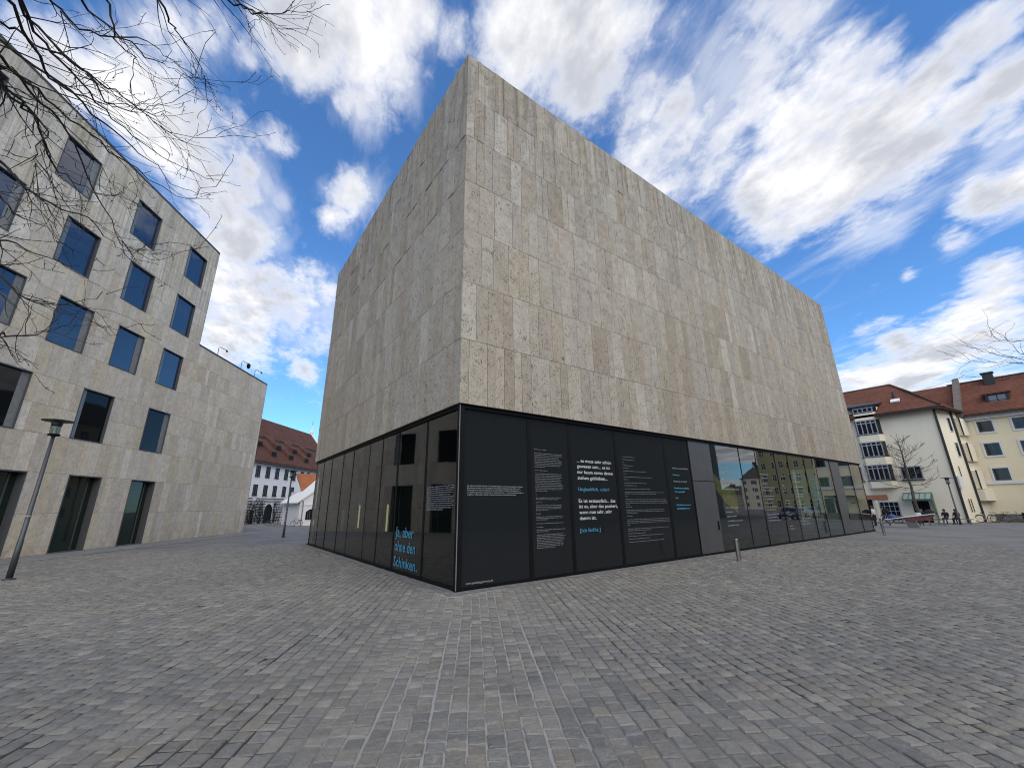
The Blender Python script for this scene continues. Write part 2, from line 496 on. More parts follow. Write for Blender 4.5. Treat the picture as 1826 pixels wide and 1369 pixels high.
M['hwin'] = mat_glass('house_window_glass', (0.012, 0.014, 0.017), 1.5, 0.0, 0.05)
M['frame'] = plain('black_metal_frame', (0.006, 0.006, 0.0065), 0.55, 0.0, 0.1, spec=0.15)
M['wframe'] = plain('bronze_window_frame', (0.085, 0.087, 0.088), 0.5, 0.1, 0.1)
M['wpanel'] = plain('grey_metal_vent_panel', (0.20, 0.205, 0.205), 0.5, 0.1, 0.15)
M['panelA'] = plain('grey_metal_panel', (0.095, 0.094, 0.096), 0.36, 0.3, 0.06, 2.0)
M['coping'] = plain('dark_coping', (0.06, 0.058, 0.055), 0.7)
M['steel'] = plain('brushed_steel', (0.42, 0.40, 0.37), 0.32, 1.0, 0.1)
M['lamp'] = plain('lamp_grey_paint', (0.055, 0.06, 0.062), 0.45, 0.2, 0.15, 3.0)
M['white_l'] = plain('white_print', (0.62, 0.63, 0.64), 0.6, 0, 0.02)
M['white_d'] = plain('grey_white_print', (0.30, 0.31, 0.32), 0.6, 0, 0.05)
M['white_m'] = plain('dim_white_print', (0.42, 0.43, 0.44), 0.6, 0, 0.05)
M['cyan_l'] = plain('blue_print', (0.06, 0.27, 0.40), 0.6, 0, 0.03)
M['cyan_d'] = plain('teal_print', (0.06, 0.25, 0.30), 0.6, 0, 0.03)
M['bark'] = plain('bark', (0.022, 0.018, 0.015), 0.9, 0, 0.3, 9, 0.5)
M['bark2'] = plain('mossy_bark', (0.085, 0.075, 0.055), 0.9, 0, 0.3, 9, 0.5)
M['white_wall'] = mat_plaster('white_plaster', (0.82, 0.79, 0.77))
M['cream'] = mat_plaster('cream_plaster', (0.93, 0.83, 0.63))
M['yellow'] = mat_plaster('yellow_plaster', (0.90, 0.78, 0.53))
M['trimw'] = mat_plaster('white_trim', (0.74, 0.73, 0.70), 0.08)
M['roof_r'] = mat_roof('red_roof_tiles', (0.165, 0.066, 0.042))
M['roof_b'] = mat_roof('brown_roof_tiles', (0.120, 0.058, 0.043))
M['roof_o'] = mat_roof('orange_roof_tiles', (0.36, 0.13, 0.055))
M['dark_in'] = plain('dark_interior', (0.016, 0.016, 0.016), 0.9)
M['in_floor'] = plain('dark_stone_floor', (0.028, 0.028, 0.027), 0.5)
M['bluegrey'] = plain('blue_grey_window_paint', (0.33, 0.35, 0.40), 0.5)
M['green_m'] = plain('green_metal', (0.10, 0.17, 0.13), 0.5, 0.1)
M['gutter'] = plain('dark_zinc', (0.045, 0.042, 0.040), 0.5, 0.5)
M['soil'] = plain('smooth_paving', (0.19, 0.186, 0.178), 0.85, 0, 0.2, 1.2, 0.3)
M['kerb'] = plain('light_stone_edging', (0.15, 0.148, 0.143), 0.85, 0, 0.3, 5, 0.4)

# ---------------------------------------------------------------- ground
ANG = math.radians(58.9)
CU, SU = math.cos(ANG), math.sin(ANG)
MX, MY = 36.05, 19.15            # museum footprint
CC0 = Vector((-2.04, 38.94, 0))  # community centre corner; its front runs along the sett courses
CCD, CCN = Vector((CU, SU, 0)), Vector((SU, -CU, 0))

def ground_sheet():
    o = MB().add([(-900, -900, -0.020), (900, -900, -0.020), (900, 900, -0.020), (-900, 900, -0.020)], [(0, 1, 2, 3)]).build('ground', M['far'])
    tag(o, 'grey stone paving of the square running on into the distance', 'ground', kind='structure')
ground_sheet()

SETT_R = 31.0
def plaza():
    pts = [(CAM.x, CAM.y, -0.012)]
    a0, a1 = math.radians(-16), math.radians(124)
    for i in range(41):
        a = a0 + (a1 - a0) * i / 40
        pts.append((CAM.x + (SETT_R - 0.12) * math.cos(a), CAM.y + (SETT_R - 0.12) * math.sin(a), -0.012))
    bed = MB().add(pts, [tuple(range(len(pts)))]).build('pavement', M['bed'])
    tag(bed, 'grey granite sett pavement of the square in front of the stone cube', 'pavement', kind='structure')
    rows = []
    W = 0.19
    w = -34.0
    r = random.Random(4)
    while w < 34.0:
        wid = W * r.uniform(0.96, 1.04)
        u = -34.0 + r.uniform(0, 0.2)
        wav = r.uniform(0, 6.28)
        while u < 34.0:
            ln = r.choice((0.15, 0.17, 0.19, 0.2, 0.21, 0.22, 0.24)) * r.uniform(0.95, 1.05)
            rows.append((u, w, ln, wid, 0.006 * math.sin(u * 0.55 + wav)))
            u += ln
        w += wid
    A = np.array(rows)
    uc, wc = A[:, 0] + A[:, 2] / 2, A[:, 1] + A[:, 3] / 2
    X = CAM.x + uc * CU + wc * (-SU)
    Y = CAM.y + uc * SU + wc * CU
    dx, dy = X - CAM.x, Y - CAM.y
    dist = np.hypot(dx, dy)
    az = np.arctan2(dy, dx)
    keep = (dist < SETT_R) & ((az > a0) & (az < a1) | (dist < 0.6))
    keep &= ~((X > -0.36) & (X < MX + 0.4) & (Y > -0.36) & (Y < MY + 0.4))
    nn = (X - CC0.x) * CCN.x + (Y - CC0.y) * CCN.y
    ss = (X - CC0.x) * CCD.x + (Y - CC0.y) * CCD.y
    keep &= ~((nn < 2.55) & (ss < 1.2))
    for bx, by in ((-10.33, 11.32), (-0.09, 27.49), (11.48, -1.62), (31.2, -1.55)):
        keep &= np.hypot(X - bx, Y - by) > 0.10
    A, dist = A[keep], dist[keep]
    n = len(A)
    rg = np.random.default_rng(8)
    du, dw = A[:, 2], A[:, 3]
    gu = rg.uniform(0.004, 0.010, n); gw = rg.uniform(0.006, 0.011, n)   # half joints
    def ring(inset, z, jit, seed):
        q = np.random.default_rng(seed)
        P = np.zeros((n, 4, 3))
        for k, (a, b) in enumerate(((0, 0), (1, 0), (1, 1), (0, 1))):
            sa, sb = (1 if a == 0 else -1), (1 if b == 0 else -1)
            P[:, k, 0] = A[:, 0] + a * du + sa * (gu + inset)
            P[:, k, 1] = A[:, 1] + b * dw + sb * (gw + inset) + A[:, 4]
            P[:, k, 2] = z
        return P
    jit = np.random.default_rng(21).uniform(-0.009, 0.009, (n, 4, 2))
    hz = rg.normal(0, 0.003, n)
    tilt = rg.normal(0, 0.0028, (n, 4))
    bot = ring(0.0, -0.030, 0, 1); mid = ring(0.001, -0.008, 0, 2); top = ring(0.014, 0.0, 0, 3)
    for P in (bot, mid, top): P[:, :, :2] += jit
    mid[:, :, 2] += hz[:, None]
    top[:, :, 2] += hz[:, None] + tilt
    ctr = top.mean(axis=1, keepdims=True)
    ctr[:, :, 2] += rg.uniform(-0.003, 0.004, (n, 1))
    ctr[:, :, :2] += rg.uniform(-0.02, 0.02, (n, 1, 2))
    V = np.concatenate([bot, mid, top, ctr], axis=1)         # 13 verts
    Wd = np.empty_like(V)
    Wd[..., 0] = CAM.x + V[..., 0] * CU - V[..., 1] * SU
    Wd[..., 1] = CAM.y + V[..., 0] * SU + V[..., 1] * CU
    Wd[..., 2] = V[..., 2]
    faces = []
    for b in (0, 4):
        for k in range(4):
            k2 = (k + 1) % 4
            faces.append((b + k, b + k2, b + 4 + k2, b + 4 + k))
    tris = [(8 + k, 8 + (k + 1) % 4, 12) for k in range(4)]
    pal = np.array([(0.1794, 0.1731, 0.1587), (0.1954, 0.1862, 0.1662), (0.1659, 0.1613, 0.1517), (0.2143, 0.2033, 0.1779), (0.1846, 0.1772, 0.1554), (0.1713, 0.164, 0.1494), (0.2035, 0.1862, 0.154), (0.2303, 0.2189, 0.1923)])
    ci = rg.choice(len(pal), n, p=(.2, .17, .17, .12, .12, .12, .05, .05))
    colr = pal[ci] * rg.uniform(0.86, 1.14, (n, 1))
    colr = np.concatenate([colr, rg.uniform(0, 1, (n, 1))], axis=1)
    order = np.argsort(dist)
    # the ones that show largest: nearest inside the picture
    f = np.array([0.5927, 0.8054])
    cx, cy = Wd[:, 12, 0] - CAM.x, Wd[:, 12, 1] - CAM.y
    R3 = np.array([[0.807489, -0.589768, -0.01161], [0.160305, 0.23834, -0.95786], [0.567683, 0.771601, 0.286999]])
    c3 = np.stack([cx, cy, np.full(n, -2.1)], 1) @ R3.T
    px, py = 728 * c3[:, 0] / c3[:, 2], 728 * c3[:, 1] / c3[:, 2]
    vis = (c3[:, 2] > 0.1) & (abs(px) < 930) & (py < 690)
    near = [i for i in order if vis[i]][:300]
    isn = np.zeros(n, bool); isn[near] = True
    for i in near:
        mb = MB()
        c = Wd[i, 12]
        mb.add([tuple(p - c) for p in Wd[i]], faces + tris, tuple(colr[i]))
        o = mb.build('sett', M['sett'], bed)
        o.location = tuple(c)
    rest = np.where(~isn)[0]
    k = len(rest)
    me = bpy.data.meshes.new('setts')
    vv = Wd[rest].reshape(-1, 3)
    quad = (np.arange(k)[:, None, None] * 13 + np.array(faces)[None]).reshape(-1, 4)
    tri = (np.arange(k)[:, None, None] * 13 + np.array(tris)[None]).reshape(-1, 3)
    nq, nt_ = len(quad), len(tri)
    me.vertices.add(len(vv)); me.vertices.foreach_set('co', vv.ravel())
    me.loops.add(nq * 4 + nt_ * 3)
    me.loops.foreach_set('vertex_index', np.concatenate([quad.ravel(), tri.ravel()]))
    me.polygons.add(nq + nt_)
    me.polygons.foreach_set('loop_start', np.concatenate([np.arange(nq) * 4, nq * 4 + np.arange(nt_) * 3]))
    me.update(calc_edges=True)
    at = me.attributes.new('tint', 'FLOAT_COLOR', 'FACE')
    fc = np.concatenate([np.repeat(colr[rest], 8, axis=0), np.repeat(colr[rest], 4, axis=0)])
    at.data.foreach_set('color', fc.astype(np.float32).ravel())
    o = link_mesh('setts', me, M['sett'], bed)
    o['kind'] = 'stuff'
    # light stone edging round the foot of the glass
    mb = MB()
    for (a, b) in (((-0.33, -0.33, -0.05), (MX, -0.004, -0.003)), ((-0.33, -0.0, -0.05), (-0.004, MY, -0.003))):
        mb.box(a, b)
    mb.build('edging_strip', M['kerb'], bed)
    # smooth strip in front of the community centre
    fn = lambda s_, n_, z: (CC0.x + CCD.x * s_ + CCN.x * n_, CC0.y + CCD.y * s_ + CCN.y * n_, z)
    mb = MB(fn)
    mb.add([(-60, 0, -0.004), (1.2, 0, -0.004), (1.2, 2.5, -0.004), (-60, 2.5, -0.004)], [(3, 2, 1, 0)])
    p = mb.build('footpath', M['soil'])
    tag(p, 'smooth grey paved strip along the foot of the windowed stone building', 'footpath', kind='structure')
plaza()

# ---------------------------------------------------------------- stone cladding
TINTS = [(0.421, 0.373, 0.305), (0.443, 0.396, 0.328), (0.394, 0.346, 0.28), (0.428, 0.39, 0.334), (0.463, 0.421, 0.357), (0.411, 0.369, 0.317), (0.383, 0.332, 0.264), (0.436, 0.383, 0.297), (0.491, 0.451, 0.389)]
TW = (20, 20, 12, 14, 9, 12, 7, 10, 4)

def view_size(p, area, nrm):
    d = Vector(p) - CAM
    c3z = d.dot(-back)
    if c3z < 0.3: return 0
    x, y = d.dot(right) / c3z, d.dot(up) / c3z
    if abs(x) > 1.30 or abs(y) > 0.98: return 0
    return area * max(0, -d.normalized().dot(nrm)) / d.length_squared

def panel_shape(mb, s0, s1, z0, z1, front, amp, r, tint):
    """one slab: front relief grid and four edges back to the wall"""
    nx, nz = (1, 1) if amp < 0.005 else (2, 5 if amp > 0.012 else 3)
    g = 0.006
    s0, s1, z0, z1 = s0 + g, s1 - g, z0 + g, z1 - g
    vs, idx = [], {}
    for j in range(nz + 1):
        for i in range(nx + 1):
            edge = i in (0, nx) or j in (0, nz)
            o = front + (r.uniform(-amp, amp) * (0.35 if edge else 1.0) if amp > 0.004 else 0)
            ds = 0 if i in (0, nx) else r.uniform(-0.2, 0.2) * (s1 - s0) / nx
            dz = 0 if j in (0, nz) else r.uniform(-0.3, 0.3) * (z1 - z0) / nz
            idx[i, j] = len(vs)
            vs.append((s0 + (s1 - s0) * i / nx + ds, o, z0 + (z1 - z0) * j / nz + dz))
    fs = [(idx[i, j], idx[i + 1, j], idx[i + 1, j + 1], idx[i, j + 1]) for i in range(nx) for j in range(nz)]
    rim = [(i, 0) for i in range(nx)] + [(nx, j) for j in range(nz)] + [(i, nz) for i in range(nx, 0, -1)] + [(0, j) for j in range(nz, 0, -1)]
    b0 = len(vs)
    for k in rim:
        x, o, z = vs[idx[k]]
        vs.append((x, 0.005, z))
    nr = len(rim)
    for k in range(nr):
        k2 = (k + 1) % nr
        fs.append((idx[rim[k]], b0 + k, b0 + k2, idx[rim[k2]]))
    mb.add(vs, fs, tint)

def split_run(a, b, widths, r):
    out, x = [], a
    while x < b - 1e-6:
        w = r.choice(widths) * r.uniform(0.93, 1.07)
        if b - x - w < 0.22: w = b - x
        out.append((x, x + w)); x += w
    return out

def clad(parent, jobs, mat, limit=300):
    """jobs: (map, flip, normal, s0, s1, z0, z1, front, amp, tint); the largest in view are single slabs, the rest one mesh"""
    r = random.Random(77)
    sized = []
    for k, (fn, flip, nrm, s0, s1, z0, z1, fr, amp, tint) in enumerate(jobs):
        sized.append((view_size(fn((s0 + s1) / 2, fr, (z0 + z1) / 2), (s1 - s0) * (z1 - z0), nrm), k))
    sized.sort(reverse=True)
    single = {k for _, k in sized[:limit]}
    rest = MB()
    for k, (fn, flip, nrm, s0, s1, z0, z1, fr, amp, tint) in enumerate(jobs):
        if k in single:
            c = Vector(fn((s0 + s1) / 2, 0, z0))
            mb = MB(lambda s_, o_, z_, fn=fn, c=c: tuple(Vector(fn(s_, o_, z_)) - c), flip)
            panel_shape(mb, s0, s1, z0, z1, fr, amp, r, tint)
            o = mb.build('stone_panel', mat)
            o.parent = parent
            o.matrix_parent_inverse = Matrix.Translation(parent.location).inverted() if parent.rotation_euler.z == 0 else (Matrix.Translation(parent.location) @ Matrix.Rotation(parent.rotation_euler.z, 4, 'Z')).inverted()
            o.location = c
        else:
            rest.fn, rest.flip = fn, flip
            panel_shape(rest, s0, s1, z0, z1, fr, amp, r, tint)
    rest.fn = None
    o = rest.build('stone_cladding', mat)
    o.parent = parent
    o.matrix_parent_inverse = (Matrix.Translation(parent.location) @ Matrix.Rotation(parent.rotation_euler.z, 4, 'Z')).inverted()
    o['kind'] = 'stuff'

def pick_tint(r, mul=1.0):
    c = r.choices(TINTS, TW)[0]
    j = r.uniform(0.93, 1.07) * mul
    return tuple(x * j for x in c) + (r.random(),)

# ---------------------------------------------------------------- the museum cube
GZ = 5.0
mus = empty('museum', (0, 0, 0), label='large windowless travertine cube standing on a dark glass ground floor', cat='building')
fR = lambda s, o, z: (s, -o, z)        # long front, faces -Y
fL = lambda s, o, z: (-o, s, z)        # narrow front, faces -X
fE = lambda s, o, z: (MX + o, s, z)    # far end

def museum_stone():
    T = 0.07
    core = MB().box((0.02, 0.02, GZ + 0.01), (MX - 0.02, MY - 0.02, 18.80)).build('wall_core', M['core'], mus)
    zs = [5.0, 7.03, 9.01, 11.0, 12.97, 14.94, 16.86, 18.90]
    amps = [0.004, 0.004, 0.007, 0.010, 0.018, 0.030, 0.030]
    ampsL = [0.004, 0.006, 0.010, 0.020, 0.032, 0.045, 0.040]
    wid = (0.30, 0.36, 0.42, 0.48, 0.55, 0.62, 0.70, 0.82)
    r = random.Random(31)
    jobs = []
    for i in range(7):
        for (a, b) in split_run(-T, MX, wid, r):
            jobs.append((fR, False, Vector((0, -1, 0)), a, b, zs[i], zs[i + 1], T + r.uniform(-0.004, 0.004) - (0.0), amps[i], pick_tint(r, 1.0 if i < 4 else 0.95)))
        for (a, b) in split_run(0.006, MY, wid, r):
            jobs.append((fL, True, Vector((-1, 0, 0)), a, b, zs[i], zs[i + 1], T + r.uniform(-0.004, 0.004) + (r.uniform(-0.012, 0.018) if i > 3 else 0), ampsL[i], pick_tint(r, 1.0 if i < 4 else 0.92)))
        jobs.append((fE, False, Vector((1, 0, 0)), 0.0, MY, zs[i], zs[i + 1], T, 0.004, pick_tint(r)))
    clad(mus, jobs, M['trav'])
    MB().box((-0.06, -0.06, 18.81), (MX + 0.06, MY + 0.02, 18.87)).build('roof', M['coping'], mus)
museum_stone()

# text -----------------------------------------------------------------------
def text_mesh(body, size, bold=0.0):
    cu = bpy.data.curves.new('t', 'FONT')
    cu.body = body; cu.size = size; cu.offset = bold; cu.resolution_u = 2
    cu.fill_mode = 'FRONT'
    ob = bpy.data.objects.new('t', cu)
    COL.objects.link(ob)
    dg = bpy.context.evaluated_depsgraph_get()
    me = bpy.data.meshes.new_from_object(ob.evaluated_get(dg))
    bpy.data.objects.remove(ob); bpy.data.curves.remove(cu)
    return me

def lettering(parent, lines, mat, fn, o, flip=False, bold=0.0):
    """lines: (text, s at the start, s at the end or None, baseline z, size); s runs in reading direction"""
    for (txt, s0, s1, z, size) in lines:
        mb = MB(fn, flip)
        me = text_mesh(txt, size, bold)
        vs = np.zeros(len(me.vertices) * 3); me.vertices.foreach_get('co', vs); vs = vs.reshape(-1, 3)
        if not len(vs): continue
        x0, x1 = vs[:, 0].min(), vs[:, 0].max()
        k = (s1 - s0) / (x1 - x0) if s1 is not None else 1.0
        mb.add([(s0 + (x - x0) * k, o, z + y) for x, y, _ in vs], [tuple(p.vertices) for p in me.polygons])
        bpy.data.meshes.remove(me)
        mb.build('lettering', mat, parent)

def fine_print(parent, rows, mat, fn, o, flip=False, h=0.030, seed=1):
    """print too small to read from here: strokes grouped in words; rows: (s0, s1, z)"""
    r = random.Random(seed)
    mb = MB(fn, flip)
    for (s0, s1, z) in rows:
        x = s0
        while x < s1:
            for _ in range(r.choice((2, 3, 4, 5, 6, 8))):
                if x > s1: break
                hh = h * r.choice((0.7, 0.7, 0.72, 1.0, 1.05))
                w = h * r.uniform(0.16, 0.30)
                mb.add([(x, o, z), (x + w, o, z), (x + w, o, z + hh), (x, o, z + hh)], [(0, 1, 2, 3)])
                if r.random() < 0.7:
                    zz = z + h * r.choice((0.0, 0.3, 0.58))
                    mb.add([(x + w, o, zz), (x + w * 2.4, o, zz), (x + w * 2.4, o, zz + h * 0.16), (x + w, o, zz + h * 0.16)], [(0, 1, 2, 3)])
                x += h * r.uniform(0.45, 0.75)
            x += h * 0.5
    return mb.build('fine_print', mat, parent)

def block(s0, s1, z0, z1, n, r, last=0.5):
    out = []
    for i in range(n):
        z = z0 + (z1 - z0) * (i / max(1, n - 1))
        out.append((s0, (s0 + (s1 - s0) * (r.uniform(0.86, 1.0) if i < n - 1 else last)), z))
    return out

MRX = [0.07, 2.60, 4.38, 6.82, 9.98, 11.84, 13.70, 16.56, 18.37, 20.76, 22.55, 25.03, 26.88, 29.5, 31.25, 33.65, MX - 0.07]
MLY = [0.07, 2.36, 4.86, 6.65, 8.32, 10.82, 12.70, 15.13, 17.1, MY - 0.07]
GO = -0.10    # glass lies 10 cm behind the stone face
def museum_glass():
    r = random.Random(9)
    panes = {}
    def one(fn, flip, a, b, mat, key):
        mb = MB(fn, flip)
        e = [r.uniform(-0.006, 0.006) for _ in range(4)]
        g = 0.045
        f = [(a + g, GO + e[0], 0.07), (b - g, GO + e[1], 0.07), (b - g, GO + e[2], GZ - 0.10), (a + g, GO + e[3], GZ - 0.10)]
        mb.add(f + [(s, o - 0.025, z) for s, o, z in f], [(0, 1, 2, 3), (7, 6, 5, 4), (0, 4, 5, 1), (1, 5, 6, 2), (2, 6, 7, 3), (3, 7, 4, 0)])
        panes[key] = mb.build('glass_pane', mat, mus)
    for i in range(len(MRX) - 1):
        a, b = MRX[i], MRX[i + 1]
        if i in (5, 13):                    # metal doors with a panel above
            d = MB(fR).box((a + 0.03, GO - 0.02, 0.06), (b - 0.03, GO + 0.035, 3.09)).build('metal_door', M['panelA'], mus)
            MB(fR).box((b - 0.26, GO + 0.036, 0.98), (b - 0.20, GO + 0.075, 1.36)).build('handle', M['frame'], d)
            MB(fR).box((a + 0.03, GO - 0.02, 3.12), (b - 0.03, GO + 0.03, GZ - 0.09)).build('metal_panel', M['panelA'], mus)
            continue
        one(fR, False, a, b, M['film'] if i < 5 else M['glass_hi'], ('R', i))
    for i in range(len(MLY) - 1):
        one(fL, True, MLY[i], MLY[i + 1], M['glass'], ('L', i))
    for i, (a, b) in enumerate(((0.1, 4.7), (4.7, 9.5), (9.5, 14.3), (14.3, MY - 0.1))):
        one(fE, False, a, b, M['glass'], ('E', i))
    for i, x in enumerate(MRX):
        w = 0.075 if i < 5 else 0.030
        if i == 0: continue
        MB(fR).box((x - w, GO - 0.12, 0.05), (x + w, GO + 0.012, GZ - 0.05)).build('mullion', M['frame'], mus)
    for i, y in enumerate(MLY[1:]):
        w = 0.06 if i < 2 else 0.03
        MB(fL, True).box((y - w, GO - 0.12, 0.05), (y + w, GO + 0.012, GZ - 0.05)).build('mullion', M['frame'], mus)
    MB().box((0.02, 0.02, 0.03), (0.17, 0.17, GZ - 0.03)).build('corner_post', M['frame'], mus)
    MB().box((-0.005, -0.005, 0.03), (0.015, 0.015, GZ - 0.02)).build('corner_strip', M['wpanel'], mus)
    for fn, fl, ln in ((fR, False, MX), (fL, True, MY), (fE, False, MY)):
        st = 0.18 if fn is fL else 0.021
        MB(fn, fl).box((st, -0.24, GZ - 0.11), (ln - 0.02, -0.03, GZ - 0.012)).build('top_rail', M['frame'], mus)
        MB(fn, fl).box((st, -0.24, 0.0), (ln - 0.02, -0.05, 0.072)).build('bottom_rail', M['frame'], mus)
    # room behind the glass
    MB().box((0.3, 0.3, -0.012), (MX - 0.3, MY - 0.3, 0.02)).build('room_floor', M['in_floor'], mus)
    MB().box((3.2, 3.2, 0.021), (30.6, MY - 3.2, GZ - 0.2)).build('inner_wall', M['dark_in'], mus)
    MB().box((0.25, 0.25, GZ - 0.09), (MX - 0.25, MY - 0.25, GZ + 0.005)).build('room_ceiling', M['dark_in'], mus)
    for k in range(9):
        x = 15 + k * 1.75
        MB().lathe([(0.10, 0), (0.10, 0.04), (0.06, 0.05)], (x, 1.5 + 0.5 * (k % 2), GZ - 0.17), 12).build('ceiling_spot', M['trimw'], mus)
    MB().box((0.3, MY - 0.25, 0.02), (MX - 0.2, MY - 0.02, GZ + 0.008)).build('rear_wall', M['core'], mus)
    MB().box((0.28, 3.2, 0.03), (3.19, 3.35, GZ - 0.2)).build('partition', M['dark_in'], mus)
    # print on the glass ----------------------------------------------------
    P = GO + 0.012
    lettering(panes['R', 2], [
        ('... es muss sehr schön', 4.72, 6.51, 3.56, 0.165), ('gewesen sein... es ist', 4.72, 6.42, 3.37, 0.165),
        ('nur kaum etwas davon', 4.72, 6.55, 3.17, 0.165), ('stehen geblieben...', 4.72, 6.24, 2.97, 0.165),
        ('Es ist erstaunlich... das', 4.71, 6.58, 2.20, 0.165), ('ist es, aber das passiert,', 4.71, 6.68, 2.02, 0.165),
        ('wenn man sehr, sehr', 4.71, 6.35, 1.83, 0.165), ('dumm ist.', 4.71, 5.52, 1.64, 0.165)], M['white_l'], fR, P, bold=0.0018)
    lettering(panes['R', 2], [('Unglaublich, oder?', 4.71, 6.30, 2.59, 0.165), ('[Ich lächle.]', 4.70, 5.69, 1.25, 0.165)], M['cyan_l'], fR, P, bold=0.0018)
    lettering(panes['R', 0], [
        ('Ich habe Ihre E-Mail Adresse in "Die Welt" gelesen und war interessiert. Ich glaube,', 0.34, 2.32, 2.66, 0.046),
        ('Besucher aus Israel von der jüngeren Generation sind heutzutage selbst rar in', 0.34, 2.22, 2.60, 0.046),
        ('Deutschland. Es würde mich freuen, ein paar Wörter mit Ihnen auszutauschen —', 0.34, 2.24, 2.54, 0.046),
        ('wo sind Sie gewesen, wo sind Sie, wo werden Sie sein — und warum Deutschland —', 0.34, 2.36, 2.48, 0.046),
        ('es gibt so viele andere Länder, die man besuchen und entdecken kann!', 0.34, 2.05, 2.42, 0.046)], M['white_d'], fR, P, bold=0.0012)
    lettering(panes['R', 0], [('www.speaking-germany.de', 0.35, 1.22, 0.13, 0.075)], M['white_d'], fR, P, bold=0.001)
    q = random.Random(2)
    rows = [(2.82, 3.3, 3.86)] + block(2.82, 4.03, 3.74, 3.30, 9, q, .35) + [(2.83, 3.35, 3.19)] + block(2.83, 4.03, 3.09, 2.55, 11, q, .4) + [(2.83, 2.86, 2.44)] + block(2.83, 4.0, 2.34, 2.29, 2, q, .8) + [(2.83, 3.1, 2.20)] + block(2.83, 4.05, 2.11, 1.96, 4, q, .4) + [(2.83, 3.0, 1.86)] + block(2.83, 4.03, 1.77, 1.68, 3, q, .4) + [(2.83, 3.95, 1.57), (2.83, 3.1, 1.46), (2.83, 4.02, 1.38), (2.83, 3.3, 1.33)] + block(2.83, 4.04, 1.24, 0.86, 9, q, .6)
    fine_print(panes['R', 1], rows, M['white_d'], fR, P, h=0.025, seed=3)
    rows = [(7.16, 7.96, 3.88), (7.16, 7.9, 3.77), (7.16, 7.26, 3.66), (7.16, 7.8, 3.55), (7.16, 7.5, 3.45), (7.17, 8.59, 3.34), (7.17, 7.3, 3.24), (7.17, 8.95, 3.12), (7.17, 7.45, 3.02), (7.17, 8.55, 2.90), (7.17, 7.9, 2.80), (7.17, 8.75, 2.68), (7.17, 9.62, 2.56), (7.17, 9.1, 2.50), (7.17, 7.3, 2.42), (7.16, 9.7, 2.29), (7.16, 9.75, 2.22), (7.16, 9.8, 2.16), (7.16, 7.4, 2.10), (7.16, 7.5, 2.02), (7.16, 9.5, 1.91), (7.16, 9.55, 1.85), (7.16, 7.8, 1.79), (7.16, 7.5, 1.69), (7.15, 9.8, 1.57), (7.15, 9.82, 1.51), (7.15, 9.8, 1.45), (7.15, 7.3, 1.37), (7.15, 9.75, 1.24), (7.15, 8.5, 1.18), (7.15, 8.2, 1.08), (7.15, 9.3, 0.99), (7.15, 8.4, 0.89), (7.15, 9.3, 0.79)]
    fine_print(panes['R', 3], rows, M['white_d'], fR, P, h=0.026, seed=5)
    lettering(panes['R', 4], [('And you, are you Catholic?', 10.41, 11.60, 3.57, 0.085), ('Do you go to church?', 10.42, 11.42, 3.02, 0.085), ('I am.', 10.42, 10.62, 2.34, 0.085)], M['white_d'], fR, P, bold=0.002)
    lettering(panes['R', 4], [('Hmmm, yes...', 10.41, 10.95, 3.29, 0.085), ('Sometimes, sometimes.', 10.40, 11.51, 2.74, 0.085), ('Are you Jewish?', 10.42, 11.15, 2.59, 0.085), ('Well, this issue is not so', 10.40, 11.48, 2.05, 0.085), ('interesting for you..?', 10.42, 11.36, 1.91, 0.085)], M['cyan_l'], fR, P, bold=0.004)
    for k, (i, s0, s1, rows_) in enumerate(((6, 14.4, 16.0, ((3.75, 3.5, 3.25, 3.0, 2.75, 1.9, 1.7, 1.5, 1.3, 1.1))), (8, 18.6, 20.2, ((3.6, 3.4, 3.1, 2.9, 2.75, 2.45, 2.3, 2.1, 1.9, 1.75, 1.5, 1.35, 1.2))), (9, 21.1, 22.0, ((3.6, 3.05, 2.9, 2.75, 2.2, 2.05, 1.9, 1.6, 1.45, 1.2, .85, .7))), (10, 22.8, 24.4, ((3.8, 3.65, 3.5, 3.3, 3.0, 2.8, 2.6, 2.45, 2.15, 2.0, 1.8, 1.2, 1.05, .9))))):
        q = random.Random(40 + k)
        fine_print(panes['R', i], [(s0, s0 + (s1 - s0) * q.uniform(0.3, 1.0), z) for z in rows_], M['white_m'], fR, P, h=0.060, seed=k)
    fine_print(panes['R', 11], [(25.4, 26.5, z) for z in (3.5, 3.25, 3.0, 2.75, 2.5, 2.25, 2.02)], M['cyan_d'], fR, P, h=0.13, seed=9)
    # narrow front: reading direction runs towards the near corner
    fT = lambda s, o, z: (-o, -s, z)
    lettering(panes['L', 1], [('Ja, aber', -4.62, -3.05, 1.14, 0.47), ('ohne den', -4.62, -2.86, 0.68, 0.47), ('Schinken.', -4.64, -2.66, 0.19, 0.45)], M['cyan_l'], fT, P, bold=0.004)
    q = random.Random(6)
    fine_print(panes['L', 0], block(-2.16, -0.34, 2.69, 2.02, 12, q, .6), M['white_m'], fT, P, h=0.032, seed=12)
    # two slim lit showcases glimpsed inside
    for y, d in ((7.9, 0.9), (11.95, 0.9)):
        MB().box((d, y - 0.04, 1.15), (d + 0.05, y + 0.04, 2.25)).build('light_strip', M['strip'], mus)
t = NT('warm_light_strip'); t.set(base=(0.6, 0.5, 0.25)); t.b.inputs['Emission Color'].default_value = (1.0, 0.8, 0.4, 1); t.b.inputs['Emission Strength'].default_value = 0.5
M['strip'] = t.m
M['banner'] = plain('yellow_fabric', (0.85, 0.55, 0.06), 0.7, 0, 0.15, 3)
museum_glass()
